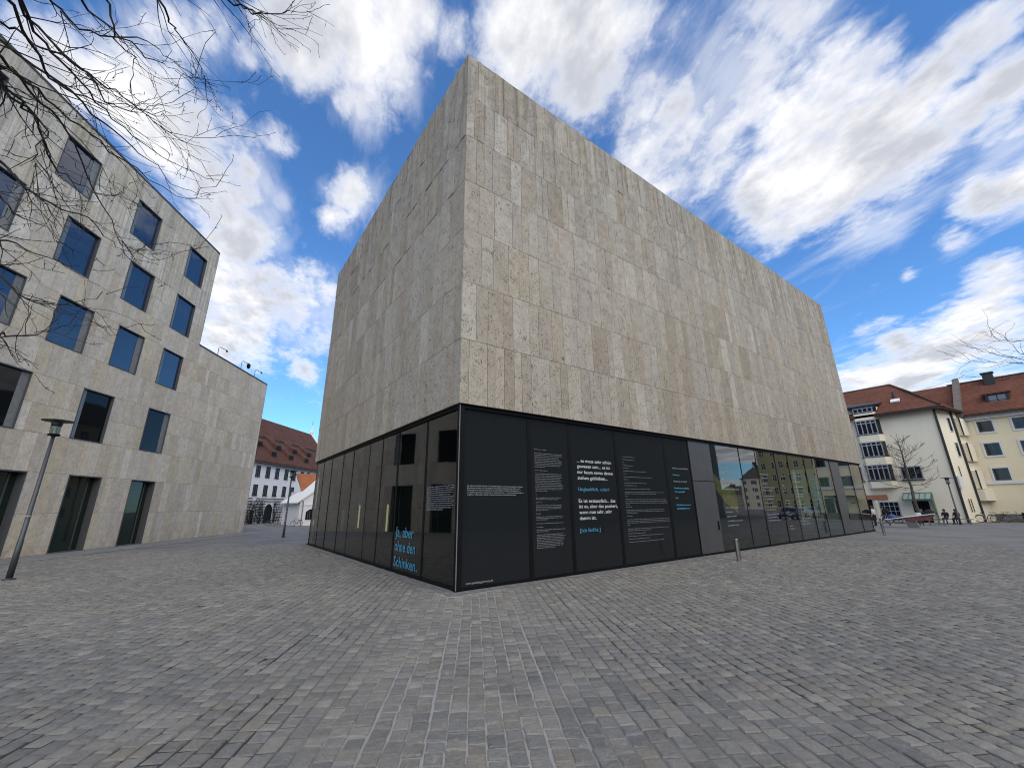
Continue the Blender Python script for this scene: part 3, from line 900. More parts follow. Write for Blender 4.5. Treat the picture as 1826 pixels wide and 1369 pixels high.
def banner():
    mb = MB()
    y = 0.22
    mb.add([(13.95, y, 3.55), (15.05, y + 0.15, 2.95), (15.0, y + 0.12, 2.15), (14.0, y - 0.02, 2.75), (15.75, y, 2.85), (16.1, y + 0.1, 2.3), (15.9, y + 0.05, 1.65)],
           [(0, 3, 2, 1), (1, 2, 6, 5, 4)])
    vs = list(mb.v)
    n = len(vs)
    mb.add([(a, b + 0.02, c) for a, b, c in vs], [(1, 2, 3, 0), (4, 5, 6, 2, 1)])
    o = mb.build('banner', M['banner'])
    tag(o, 'folded yellow fabric banner hanging behind the glass beside the metal door', 'banner')
banner()

# ---------------------------------------------------------------- community centre (left)
def community():
    cc = empty('community_centre', tuple(CC0), ANG, label='tall travertine building with scattered square windows and a lower windowless wing', cat='building')
    fw = lambda s, o, z: (CC0.x + CCD.x * s + CCN.x * o, CC0.y + CCD.y * s + CCN.y * o, z)
    loc = lambda s, o, z: (s, -o, z)
    S0, SM = -36.0, -11.28
    zs = [0.0, 2.03, 4.06, 5.98, 7.42, 8.87, 10.63, 11.95, 13.27, 14.87, 16.25, 17.60, 19.20, 20.50, 21.80, 23.33]
    wins = []   # s0, s1, row from, row to, which side has the vent panel
    for k, (a, side) in enumerate(((-14.62, 0), (-14.68, 1), (-14.70, -1), (-14.68, -1), (-14.55, -1))):
        wins.append((a, k, side))
    for k, (a, side) in enumerate(((-18.92, 0), (-19.54, -1), (-18.52, 1), (-18.99, -1), (-19.64, -1))):
        wins.append((a, k, side))
    for k, (a, side) in enumerate(((-23.2, 0), (-24.45, 1), (-22.33, 1), (-23.27, -1), (-24.53, 1))):
        wins.append((a, k, side))
    for k, (a, side) in enumerate(((-27.6, 0), (-28.6, 1), (-26.1, 1), (-27.48, 1), (-29.6, -1))):
        wins.append((a, k, side))
    rowspan = [(0, 2), (3, 5), (6, 8), (9, 11), (12, 14)]
    WN = 2.06
    r = random.Random(17)
    T = 0.06
    wid = (0.36, 0.45, 0.5, 0.58, 0.66, 0.75, 0.9)
    jobs = []
    for i in range(15):
        s1 = 0.0 if zs[i + 1] <= 14.88 else SM
        holes = sorted((a, a + WN) for a, k, _ in wins if rowspan[k][0] <= i < rowspan[k][1])
        x = S0
        runs = []
        for a, b in holes:
            if a > x: runs.append((x, a))
            x = b
        runs.append((x, s1))
        for a, b in runs:
            for (p, q) in split_run(a, b, wid, r):
                t_ = pick_tint(r, 1.62)
                jobs.append((fw, False, CCN, p, q, zs[i], zs[i + 1], T + r.uniform(-0.002, 0.002), 0.003, t_))
    clad(cc, jobs, M['trav2'])
    # masonry behind the slabs, with the window openings left free
    dp = 0.5
    core = MB(loc, True)
    core.box((S0, -14, 0), (-0.01, -dp, 14.80)); core.box((S0, -14, 14.80), (SM - 0.01, -dp, 23.25))
    for i in range(15):
        s1 = -0.01 if zs[i + 1] <= 14.88 else SM - 0.01
        holes = sorted((a, a + WN) for a, k, _ in wins if rowspan[k][0] <= i < rowspan[k][1])
        x = S0
        for a, b in holes + [(s1, s1)]:
            if a > x: core.box((x, -dp + 0.001, zs[i] + (0.001 if i else 0)), (a, 0.0, zs[i + 1] - 0.02 if i in (8, 14) else zs[i + 1]))
            x = b
    core.build('wall_core', M['core'], cc)
    mb = MB(loc, True)
    mb.box((SM + 0.01, -14, 14.81), (0.02, T + 0.03, 14.92))
    mb.box((S0, -14, 23.26), (SM + 0.03, T + 0.03, 23.38))
    mb.build('coping', M['coping'], cc)
    # sides of the upper block and of the wing are clad as well
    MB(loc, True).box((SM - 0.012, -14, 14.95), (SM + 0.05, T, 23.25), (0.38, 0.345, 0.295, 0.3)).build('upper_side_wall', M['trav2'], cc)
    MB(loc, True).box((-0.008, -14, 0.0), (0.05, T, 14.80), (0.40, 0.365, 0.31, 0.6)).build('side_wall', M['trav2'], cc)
    for a, k, side in wins:
        z0, z1 = zs[rowspan[k][0]], zs[rowspan[k][1]]
        b = a + WN
        w = empty('window', (0, 0, 0)); w.parent = cc
        fr = MB(loc, True)
        t_ = 0.04
        fr.box((a + 0.004, -0.40, z0 + 0.004), (a + t_, 0.085, z1 - 0.004)); fr.box((b - t_, -0.40, z0 + 0.004), (b - 0.004, 0.085, z1 - 0.004))
        fr.box((a + t_, -0.40, z1 - t_ - 0.02), (b - t_, 0.085, z1 - 0.004)); fr.box((a + t_, -0.40, z0 + 0.004), (b - t_, 0.085, z0 + t_))
        fr.build('frame', M['wframe'], w)
        pw = 0.32
        x0, x1 = a + t_ + 0.003, b - t_ - 0.003
        oL = oR = -0.07
        if side:
            if side < 0:
                MB(loc, True).prism([(x0, 0.03, z0 + 0.06), (x0 + pw, -0.05, z0 + 0.06), (x0 + pw, -0.09, z0 + 0.06), (x0, -0.01, z0 + 0.06)], (0, 0, z1 - z0 - 0.14)).build('vent_panel', M['wpanel'], w)
                x0 += pw + 0.01
            else:
                MB(loc, True).prism([(x1, 0.0, z0 + 0.06), (x1 - pw, -0.05, z0 + 0.06), (x1 - pw, -0.09, z0 + 0.06), (x1, -0.04, z0 + 0.06)], (0, 0, z1 - z0 - 0.14)).build('vent_panel', M['wpanel'], w)
                x1 -= pw + 0.01
        else:
            oL = oR = -0.30
            MB(loc, True).box((x1 - 0.42, -0.39, z0 + 0.06), (x1 - 0.34, -0.27, z1 - 0.08)).build('mullion', M['wframe'], w)
        q = random.Random(int(a * 77) + k)
        if k > 1:       # pale strip added behind the glass, standing in for pane reflections
            bx = x0 + (x1 - x0) * q.uniform(0.05, 0.55); bw = (x1 - x0) * q.uniform(0.10, 0.32); bz = z0 + 0.1 + (z1 - z0) * q.choice((0.0, 0.0, 0.25, 0.45))
            MB(loc, True).box((bx, -0.30, bz), (bx + bw, -0.27, z1 - 0.1)).build('reflection_strip', M['reflection_strip'], w)
        tw = random.Random(int(a * 100)).uniform(-0.012, 0.012)
        pane = MB(loc, False)
        f = [(x0, oL, z0 + 0.058), (x1, oR + tw, z0 + 0.058), (x1, oR + tw, z1 - 0.078), (x0, oL + tw * 0.5, z1 - 0.078)]
        pane.add(f + [(s_, o_ - 0.03, z_) for s_, o_, z_ in f], [(0, 1, 2, 3), (7, 6, 5, 4), (0, 4, 5, 1), (1, 5, 6, 2), (2, 6, 7, 3), (3, 7, 4, 0)])
        pane.build('pane', M['door_glass'] if k == 0 else (M['dwin'] if k == 1 else M['cwin']), w)
    # cameras on the wing's parapet
    for s_, kind, lab in ((-8.6, 0, 'small grey security camera on bent bracket nearest the tall block'), (-4.9, 1, 'large dome security camera on the parapet between two small ones'), (-2.4, 0, 'small grey security camera nearest the outer corner of the parapet')):
        p = fw(s_, -0.10, 14.92)
        e = empty('security_camera', p, ANG, label=lab, cat='camera', group='cameras on the parapet')
        hh = 0.95 if not kind else 1.0
        e.scale = (0.8, 0.8, 0.8)
        MB().tube([(0, 0, 0), (0, 0, hh), (0.12, -0.08, hh + 0.08), (1.05, -0.25, hh + 0.06)], 0.035, 6).build('bracket', M['lamp'], e)
        if kind:
            MB().lathe([(0.05, 0.12), (0.20, 0.05), (0.20, -0.22), (0.16, -0.40), (0.06, -0.50)], (1.05, -0.25, hh - 0.05), 14).build('dome', M['frame'], e)
            MB().lathe([(0.04, 0.0), (0.04, 0.25)], (1.05, -0.25, hh - 0.05), 8).build('stem', M['lamp'], e)
        else:
            MB().lathe([(0.03, 0.10), (0.10, 0.06), (0.10, -0.08), (0.05, -0.15)], (1.05, -0.25, hh), 12).build('dome', M['lamp'], e)
M['reflection_strip'] = plain('pale_reflection_strip', (0.30, 0.38, 0.50), 0.8)
M['door_glass'] = mat_glass('green_door_glass', (0.016, 0.026, 0.021), 1.42, 0.0, 0.04)
community()

# ---------------------------------------------------------------- far houses
def wquad(mb, fn, s0, s1, z0, z1, o0, o1):
    mb.box((s0, o0, z0), (s1, o1, z1))

def house_window(parent, loc, s0, s1, z0, z1, glass, frame, sill=None, bars=(1, 1), surround=None, rec=0.10, arch=False):
    """a window in the wall plane o=0: casing, pane, glazing bars, sill"""
    w = empty('window'); w.parent = parent
    fr = MB(loc, True)
    t_ = min(0.09, (s1 - s0) * 0.1)
    fr.box((s0, -0.02, z0), (s0 + t_, 0.05, z1)); fr.box((s1 - t_, -0.02, z0), (s1, 0.05, z1))
    fr.box((s0 + t_, -0.02, z1 - t_), (s1 - t_, 0.05, z1)); fr.box((s0 + t_, -0.02, z0), (s1 - t_, 0.05, z0 + t_))
    for i in range(1, bars[0]):
        x = s0 + (s1 - s0) * i / bars[0]
        fr.box((x - 0.03, -0.02, z0 + t_), (x + 0.03, 0.045, z1 - t_))
    for j in range(1, bars[1]):
        z = z0 + (z1 - z0) * j / bars[1]
        fr.box((s0 + t_, -0.02, z - 0.025), (s1 - t_, 0.040, z + 0.025))
    fr.build('frame', frame, w)
    MB(loc, True).box((s0 + t_, -0.02, z0 + t_), (s1 - t_, 0.012, z1 - t_)).build('pane', glass, w)
    if sill: MB(loc, True).box((s0 - 0.08, -0.01, z0 - 0.09), (s1 + 0.08, 0.16, z0 - 0.005)).build('sill', sill, w)
    if surround:
        q = 0.17
        sr = MB(loc, True)
        sr.box((s0 - q, 0.0, z0 - q), (s0 - 0.004, 0.06, z1 + q)); sr.box((s1 + 0.004, 0.0, z0 - q), (s1 + q, 0.06, z1 + q))
        sr.box((s0 - 0.004, 0.0, z1 + 0.004), (s1 + 0.004, 0.06, z1 + q)); sr.box((s0 - 0.004, 0.0, z0 - q), (s1 + 0.004, 0.06, z0 - 0.004))
        sr.build('surround', surround, w)
    return w

M['hallwin'] = plain('dark_brown_shuttered_glass', (0.022, 0.014, 0.012), 0.4)
def hall():
    """long white hall with a steep brown roof at the back of the square"""
    a = math.radians(51.07)
    h = empty('old_hall', (0.86, 66.22, 0), a, label='long white hall with steep brown tiled roof and small dormers at the back', cat='building')
    loc = lambda s, o, z: (s, -o, z)
    S0, S1, EV, RG, DP = -16.0, 25.9, 9.35, 18.0, 13.0
    MB(loc, True).box((S0, -DP, 0), (S1, 0, EV)).build('wall', M['white_wall'], h)
    mb = MB(loc, True)
    e = 0.55
    hd = DP / 2
    # roof with thickness, ridge parallel to the front
    mb.prism([(S0 - 0.2, e, EV - 0.15), (S0 - 0.2, e, EV + 0.15), (S0 - 0.2, -hd, RG + 0.15), (S0 - 0.2, -DP - e, EV + 0.15), (S0 - 0.2, -DP - e, EV - 0.15)], (S1 - S0 - 0.3, 0, 0))
    rf = mb.build('roof', M['roof_b'], h)
    g = MB(loc, True)
    g.prism([(S1 - 0.45, 0.1, EV - 0.2), (S1 - 0.45, -hd, RG + 0.6), (S1 - 0.45, -DP - 0.1, EV - 0.2)], (0.5, 0, 0))
    gb = g.build('gable', M['white_wall'], h)
    f = MB(loc, True)
    f.lathe([(0.40, 0), (0.36, 0.5), (0.22, 0.6), (0.10, 1.3), (0.02, 2.0)], (S1 - 0.2, -hd, RG + 0.4), 8)
    f.build('finial', M['trimw'], h)
    MB(loc, True).tube([(S1 - 0.2, -hd, RG + 2.3), (S1 - 0.2, -hd, RG + 3.2)], 0.05, 5).build('vane', M['gutter'], h)
    MB(loc, True).box((S0, 0.30, EV - 0.3), (S1 - 0.5, e + 0.12, EV - 0.16)).build('gutter', M['gutter'], h)
    sl = (RG - EV) / (hd + e)
    zr = lambda o: EV + 0.15 + (e - o) * sl
    zb = 13.9
    o_ = e - (zb - EV - 0.15) / sl
    MB(loc, True).box((S0, o_ - 0.05, zb - 0.02), (S1 - 0.5, o_ + 0.14, zb + 0.13)).build('roof_band', M['gutter'], rf)
    for (s_, z_) in [(-9.2, 12.2), (-4.1, 12.2), (1.2, 12.2), (6.4, 12.2), (11.5, 12.2), (-6.4, 10.8), (-1.6, 10.8), (3.6, 10.8), (8.7, 10.8), (13.9, 10.8), (16.6, 12.2)]:
        of = e - (z_ - EV - 0.15) / sl + 0.25
        d = MB(loc, True)
        w_ = 0.8
        back_o = of - (1.15 / sl) - 0.5
        # sloped 'shed' dormer: front window, lid falling back to the roof
        d.add([(s_ - w_, of, z_ - 0.25), (s_ + w_, of, z_ - 0.25), (s_ + w_, of, z_ + 0.62), (s_ - w_, of, z_ + 0.62), (s_ - w_ * 2.4, of - 2.3, zr(of - 2.3) + 0.02), (s_ + w_ * 0.2, of - 2.3, zr(of - 2.3) + 0.02), (s_ - w_, of - 0.25, z_ - 0.25), (s_ + w_, of - 0.25, z_ - 0.25)],
              [(0, 1, 2, 3), (3, 2, 5, 4), (0, 3, 4, 6), (1, 7, 5, 2)])
        dd = d.build('dormer', M['roof_b'], rf)
        MB(loc, True).box((s_ - 0.6, of - 0.05, z_ - 0.12), (s_ + 0.6, of + 0.04, z_ + 0.5)).build('pane', M['frame'], dd)
    for s_ in [-13.6, -11.0, -8.4, -5.8, -3.2, -0.15, 2.35, 4.85, 7.5, 9.95, 12.6, 14.8]:
        house_window(h, loc, s_ - 0.55, s_ + 0.5, 7.1, 8.75, M['hallwin'], M['frame'], bars=(2, 2), sill=M['roof_b'])
        if s_ < 11: house_window(h, loc, s_ - 0.55, s_ + 0.5, 4.25, 5.85, M['hallwin'], M['frame'], bars=(2, 2), sill=M['roof_b'])
    def arch(s0, s1, z1, nm):
        c, w_ = (s0 + s1) / 2, (s1 - s0) / 2
        pts = [(s0, 0.03, 0.0), (s1, 0.03, 0.0), (s1, 0.03, z1 - w_ * 1.1)]
        for k in range(1, 9):
            t_ = math.pi * k / 9
            pts.append((c + w_ * math.cos(t_), 0.03, z1 - w_ * 1.1 + 1.1 * w_ * math.sin(t_)))
        pts.append((s0, 0.03, z1 - w_ * 1.1))
        MB(loc, True).prism(pts, (0, -0.3, 0)).build(nm, M['frame'], h)
    arch(2.9, 4.9, 2.95, 'archway'); arch(7.9, 9.9, 2.8, 'archway')
    MB(loc, True).box((-0.5, 0.0, 0.0), (0.3, 0.05, 2.0)).build('door', M['frame'], h)
    # fruit trellis on the lower wall
    tr = empty('trellis', (0.86, 66.22, 0), a, label='dark wooden trellis with bare climbing plants against the white hall wall', cat='trellis')
    r = random.Random(3)
    bars = MB(loc, True)
    z = 0.35
    while z < 4.1:
        for (x0, x1) in ((-7.5, -0.6), (0.4, 2.8), (5.0, 7.6)):
            if z > 3.0 and x0 > 0: continue
            bars.box((x0, 0.10, z), (x1, 0.17, z + 0.10))
        if z > 3.0: bars.box((0.4, 0.10, z), (7.6, 0.17, z + 0.10))
        z += 0.42
    bars.build('slats', M['bark'], tr)['kind'] = 'stuff'
    st = MB(loc, True)
    for k in range(46):
        x = r.uniform(-7.4, 7.4)
        if 2.6 < x < 5.2: continue
        p, pth = Vector((x, 0.2, 0.0)), []
        for i in range(7):
            pth.append(tuple(p)); p = p + Vector((r.uniform(-0.35, 0.35), r.uniform(-0.02, 0.04), r.uniform(0.3, 0.75)))
            if p.z > 4.2: break
        if len(pth) > 1: st.tube(pth, [0.055 * (1 - i / 9) for i in range(len(pth))], 4)
        for q in pth[1:]:
            for _ in range(3):
                st.tube([q, (q[0] + r.uniform(-0.6, 0.6), 0.22, q[2] + r.uniform(-0.1, 0.5))], [0.03, 0.012], 3)
    st.build('climbing_stems', M['bark'], tr)['kind'] = 'stuff'
    # white outbuilding with an orange roof in front of the hall's end
    # its gable front faces the square
    ax = empty('outbuilding', (4.9, 51.6, 0), math.radians(51.07) * 0 + math.radians(8), label='small white outbuilding with orange roof and arched grille beside the hall', cat='building')
    l2 = lambda s, o, z: (s, -o, z)
    g = MB(l2, True)
    g.prism([(0, 0, 0), (0, 0, 3.1), (5.0, 0, 6.7), (10.0, 0, 3.1), (10.0, 0, 0)], (0, -7, 0))
    g.build('wall', M['white_wall'], ax)
    rr = MB(l2, True)
    k = 3.6 / 5.0
    rr.prism([(-0.45, 0.15, 3.1 - 0.45 * k), (5.0, 0.15, 6.72), (10.45, 0.15, 3.1 - 0.45 * k), (10.45, 0.15, 3.28 - 0.45 * k), (5.0, 0.15, 6.95), (-0.45, 0.15, 3.28 - 0.45 * k)], (0, -7.3, 0))
    rr.build('roof', M['trimw'], ax)
    MB(l2, True).box((0.0, 0.0, 2.55), (10, 0.07, 2.68)).build('cornice', M['trimw'], ax)
    pts = [(0.85, 0.02, 0.75), (2.85, 0.02, 0.75), (2.85, 0.02, 1.75), (2.4, 0.02, 2.05), (1.85, 0.02, 2.12), (1.3, 0.02, 2.05), (0.85, 0.02, 1.75)]
    gw = MB(l2, True).prism(pts, (0, 0.05, 0)).build('grille_window', M['frame'], ax)
    br = MB(l2, True)
    for i in range(1, 8): br.box((0.85 + i * 0.25 - 0.02, 0.071, 0.78), (0.85 + i * 0.25 + 0.02, 0.10, 1.85))
    br.build('bar_grille', M['wpanel'], gw)
    MB(l2, True).tube([(0.35, 0.12, 0), (0.35, 0.12, 3.0), (0.1, 0.3, 3.2)], 0.06, 6).build('downpipe', M['wpanel'], ax)
    lean = empty('lean_to', (7.2, 57.6, 0), math.radians(8), label='narrow annexe with bright orange tiled roof between hall and white gable', cat='building')
    g = MB(l2, True).box((-1.2, -5, 0), (7, 0, 4.6)).build('wall', M['white_wall'], lean)
    rr = MB(l2, True)
    rr.prism([(-1.5, 0.4, 4.55), (-1.5, 0.4, 4.75), (-1.5, -3.0, 7.3), (-1.5, -3.0, 7.1)], (9, 0, 0))
    rr.build('roof', M['roof_o'], lean)
    house_window(lean, l2, -0.9, 0.0, 3.2, 4.2, M['hwin'], M['roof_b'])
hall()

def cream_house():
    X1 = 56.3
    h = empty('cream_house', (X1, -2.35, 0), 0, label='cream rendered house with rounded window bays and red hipped roof', cat='building')
    fx = lambda s, o, z: (-o, s + 2.35, z)     # front faces -X; s is the world y
    # walls: front, splayed side, body
    body = MB()
    P = [(0, 0), (0, 18), (14, 18), (14, -1.4), (5.75, -1.25)]
    body.prism([(x, y, 0) for x, y in P], (0, 0, 11.75))
    body.build('wall', M['cream'], h, fix=True)
    # hipped roof over the eaves line
    E = [(-0.6, -0.75, 11.6), (-0.6, 18, 11.6), (14.5, 18, 11.6), (14.0, -1.5, 11.6), (5.5, -1.45, 11.6)]
    rf = MB()
    A, B = (6.2, 3.9, 16.3), (6.2, 18, 16.3)
    vs = E + [A, B] + [(x, y, z + 0.28) for x, y, z in E]
    rf.add(vs, [(7, 5, 6, 8), (7, 11, 5), (11, 10, 5), (5, 10, 9, 6), (8, 6, 9), (0, 1, 8, 7), (0, 7, 11, 4), (4, 11, 10, 3), (3, 10, 9, 2), (2, 9, 8, 1), (0, 4, 3, 2, 1)])
    roof = rf.build('roof', M['roof_r'], h, fix=True)
    MB().tube([(-0.55, -0.72, 11.92), (2.8, 1.6, 14.2), A], 0.13, 6).build('hip_tiles', M['roof_b'], roof)
    MB().tube([A, B], 0.13, 6).build('ridge_tiles', M['roof_b'], roof)
    g = MB(); g.box((-0.80, -0.9, 11.50), (-0.60, 4.66, 11.75)); g.build('gutter', M['gutter'], h)
    g = MB(); g.tube([(-0.6, -0.95, 11.6), (5.3, -1.55, 11.6)], 0.14, 6); g.build('gutter', M['gutter'], h)
    MB(fx).box((0.2, 0.2, 10), (0.4, 0.3, 10.2))
    sk = MB().prism([(1.35, 2.6, 13.15), (1.35, 3.4, 13.15), (1.9, 3.4, 13.55), (1.9, 2.6, 13.55)], (-0.08, 0, 0.12)).build('skylight', M['trimw'], roof)
    MB().tube([(2.6, 3.2, 13.9), (2.6, 3.2, 14.6)], [0.18, 0.10], 6).build('vent_pipe', M['gutter'], roof)
    # window bay: three storeys between rendered bands
    loc = lambda s, o, z: (-o, s + 2.35, z)
    b0, b1, bo = 2.40, 4.30, 0.55
    bay = empty('window_bay'); bay.parent = h
    def bayshape(z0, z1, grow, mat, name):
        pts = [(b0 - 0.25 - grow, 0.0), (b0 + 0.05, bo + grow), (b1 - 0.05, bo + grow), (b1 + 0.25 + grow, 0.0)]
        return MB(loc).prism([(s, o, z0) for s, o in pts], (0, 0, z1 - z0)).build(name, mat, bay, fix=True)
    bands = [(3.60, 4.35), (6.15, 7.00), (8.75, 9.56), (11.30, 12.15)]
    for z0, z1 in bands:
        bayshape(z0, z1, 0.05, M['cream'], 'band')
        bayshape(z1 - 0.001, z1 + 0.06, 0.09, M['gutter'], 'sill_plate')
    for z0, z1 in ((4.41, 6.149), (7.06, 8.749), (9.62, 11.299), (12.21, 12.85)):
        bayshape(z0, z1, -0.03, M['hwin'], 'glazing')
        fr = MB(loc)
        n = 4
        for i in range(n + 1):
            s_ = b0 + 0.06 + (b1 - b0 - 0.12) * i / n
            fr.box((s_ - 0.05, bo - 0.05, z0), (s_ + 0.05, bo + 0.02, z1))
        for z in (z0 + 0.04, z0 + (z1 - z0) * 0.78, z1 - 0.06):
            fr.box((b0 + 0.11, bo - 0.04, z - 0.05), (b1 - 0.11, bo + 0.01, z + 0.05))
        fr.build('frame', M['bluegrey'], bay)
    rfb = MB(loc).prism([(b0 - 0.5, 0.7, 12.86), (b1 + 3.2, 0.7, 12.86), (b1 + 3.2, -2.2, 13.9), (b0 - 0.5, -2.2, 13.5)], (0, 0, 0.16)).build('dormer_roof', M['gutter'], h)
    MB(loc).box((b0 - 0.2, -2.0, 11.9), (b1 + 3.0, -0.05, 12.85)).build('dormer_wall', M['cream'], h)
    for z0, z1 in ((4.45, 6.1), (7.1, 8.7), (9.65, 11.2)):
        house_window(h, loc, 4.95, 6.1, z0, z1, M['hwin'], M['bluegrey'], bars=(2, 2), sill=M['gutter'])
    house_window(h, loc, -0.15, 1.55, 4.40, 5.80, M['hwin'], M['bluegrey'], bars=(3, 1), sill=M['gutter'])
    # shop front, door with green canopy, sign
    house_window(h, loc, 2.45, 4.15, 0.12, 2.12, M['hwin'], M['bluegrey'], bars=(4, 4))
    house_window(h, loc, 4.7, 6.3, 0.12, 2.5, M['hwin'], M['frame'], bars=(3, 1))
    MB(loc).box((3.25, 0.02, 2.36), (5.1, 0.14, 2.86)).build('sign_board', M['signred'], h)
    MB(loc).box((4.2, 0.0, 0.0), (4.45, 0.16, 2.3)).build('pillar', M['cream'], h)
    d = MB(loc).box((0.05, 0.0, 0.0), (1.35, 0.05, 2.15)).build('door', M['frame'], h)
    MB(loc).box((0.18, 0.051, 0.1), (0.62, 0.075, 2.05)).build('door_leaf', M['hwin'], d)
    MB(loc).box((0.72, 0.051, 1.0), (0.95, 0.08, 1.35)).build('notice', M['white_d'], d)
    MB(loc).box((1.02, 0.051, 1.0), (1.25, 0.08, 1.35)).build('notice', M['white_d'], d)
    cn = empty('canopy'); cn.parent = h
    MB(loc).prism([(-0.35, 0.0, 2.92), (1.85, 0.0, 2.92), (1.85, 1.0, 2.30), (-0.35, 1.0, 2.30)], (0, 0, 0.05)).build('glass_roof', M['canopy'], cn)
    q = MB(loc)
    for i in range(6):
        s_ = -0.35 + 2.2 * i / 5
        q.prism([(s_ - 0.025, 0.0, 2.975), (s_ + 0.025, 0.0, 2.975), (s_ + 0.025, 1.02, 2.355), (s_ - 0.025, 1.02, 2.355)], (0, 0, 0.04))
    q.box((-0.40, 0.98, 2.24), (1.9, 1.05, 2.36)); q.box((-0.40, 0.0, 2.92), (1.9, 0.05, 3.02))
    q.build('canopy_bars', M['green_m'], cn)
    MB(loc).prism([(-0.42, 0.0, 2.9), (-0.42, 1.0, 2.28), (-0.42, 0.75, 1.6), (-0.42, 0.25, 0.4), (-0.42, 0.0, 0.2)], (0.04, 0, 0)).build('side_screen', M['green_m'], cn)
    # downpipes, meter box and slit windows on the splayed side
    sx = lambda s, o, z: (0.0 + s * 0.977 - o * 0.213, 0.0 - s * 0.213 - o * 0.977, z)
    MB().tube([(-0.10, -0.10, 0.0), (-0.10, -0.10, 11.6)], 0.10, 8).build('downpipe', M['gutter'], h)
    MB(sx).tube([(3.6, 0.1, 0.0), (3.6, 0.1, 11.6)], 0.09, 8).build('downpipe', M['gutter'], h)
    MB(sx).box((-0.05, 0.02, 3.35), (0.75, 0.35, 4.55)).build('meter_box', M['trimw'], h)
    for s_, z0, z1 in ((2.4, 9.3, 10.9), (2.4, 6.6, 8.2)):
        house_window(h, sx, s_, s_ + 0.8, z0, z1, M['hwin'], M['trimw'])
    for s_, z0, z1 in ((1.6, 4.5, 5.6), (1.5, 1.0, 2.3), (2.0, 1.0, 2.3)):
        m_ = MB(sx).tube([(s_, 0.07, z0), (s_, 0.07, z1)], 0.035, 5)
        m_.build('wall_lamp', M['gutter'], h)
    # balcony stack in the angle to the yellow house
    for z0 in (3.3, 6.2, 9.0):
        b = MB(sx).box((4.2, 0.02, z0), (5.7, 0.35, z0 + 1.9)).build('balcony_wall', M['cream'], h)
        MB(sx).box((4.15, 0.351, z0 - 0.04), (4.3, 0.42, z0 + 1.95)).build('balcony_edge', M['gutter'], b)
    MB(sx).box((4.0, 0.02, 2.1), (6.2, 0.6, 3.25)).build('balcony_wall', M['cream'], h)
M['signred'] = plain('faded_red_brown_sign', (0.40, 0.16, 0.085), 0.7, 0, 0.35, 2.0)
M['canopy'] = plain('greenish_canopy_glass', (0.30, 0.40, 0.34), 0.25, 0, 0.1)
cream_house()

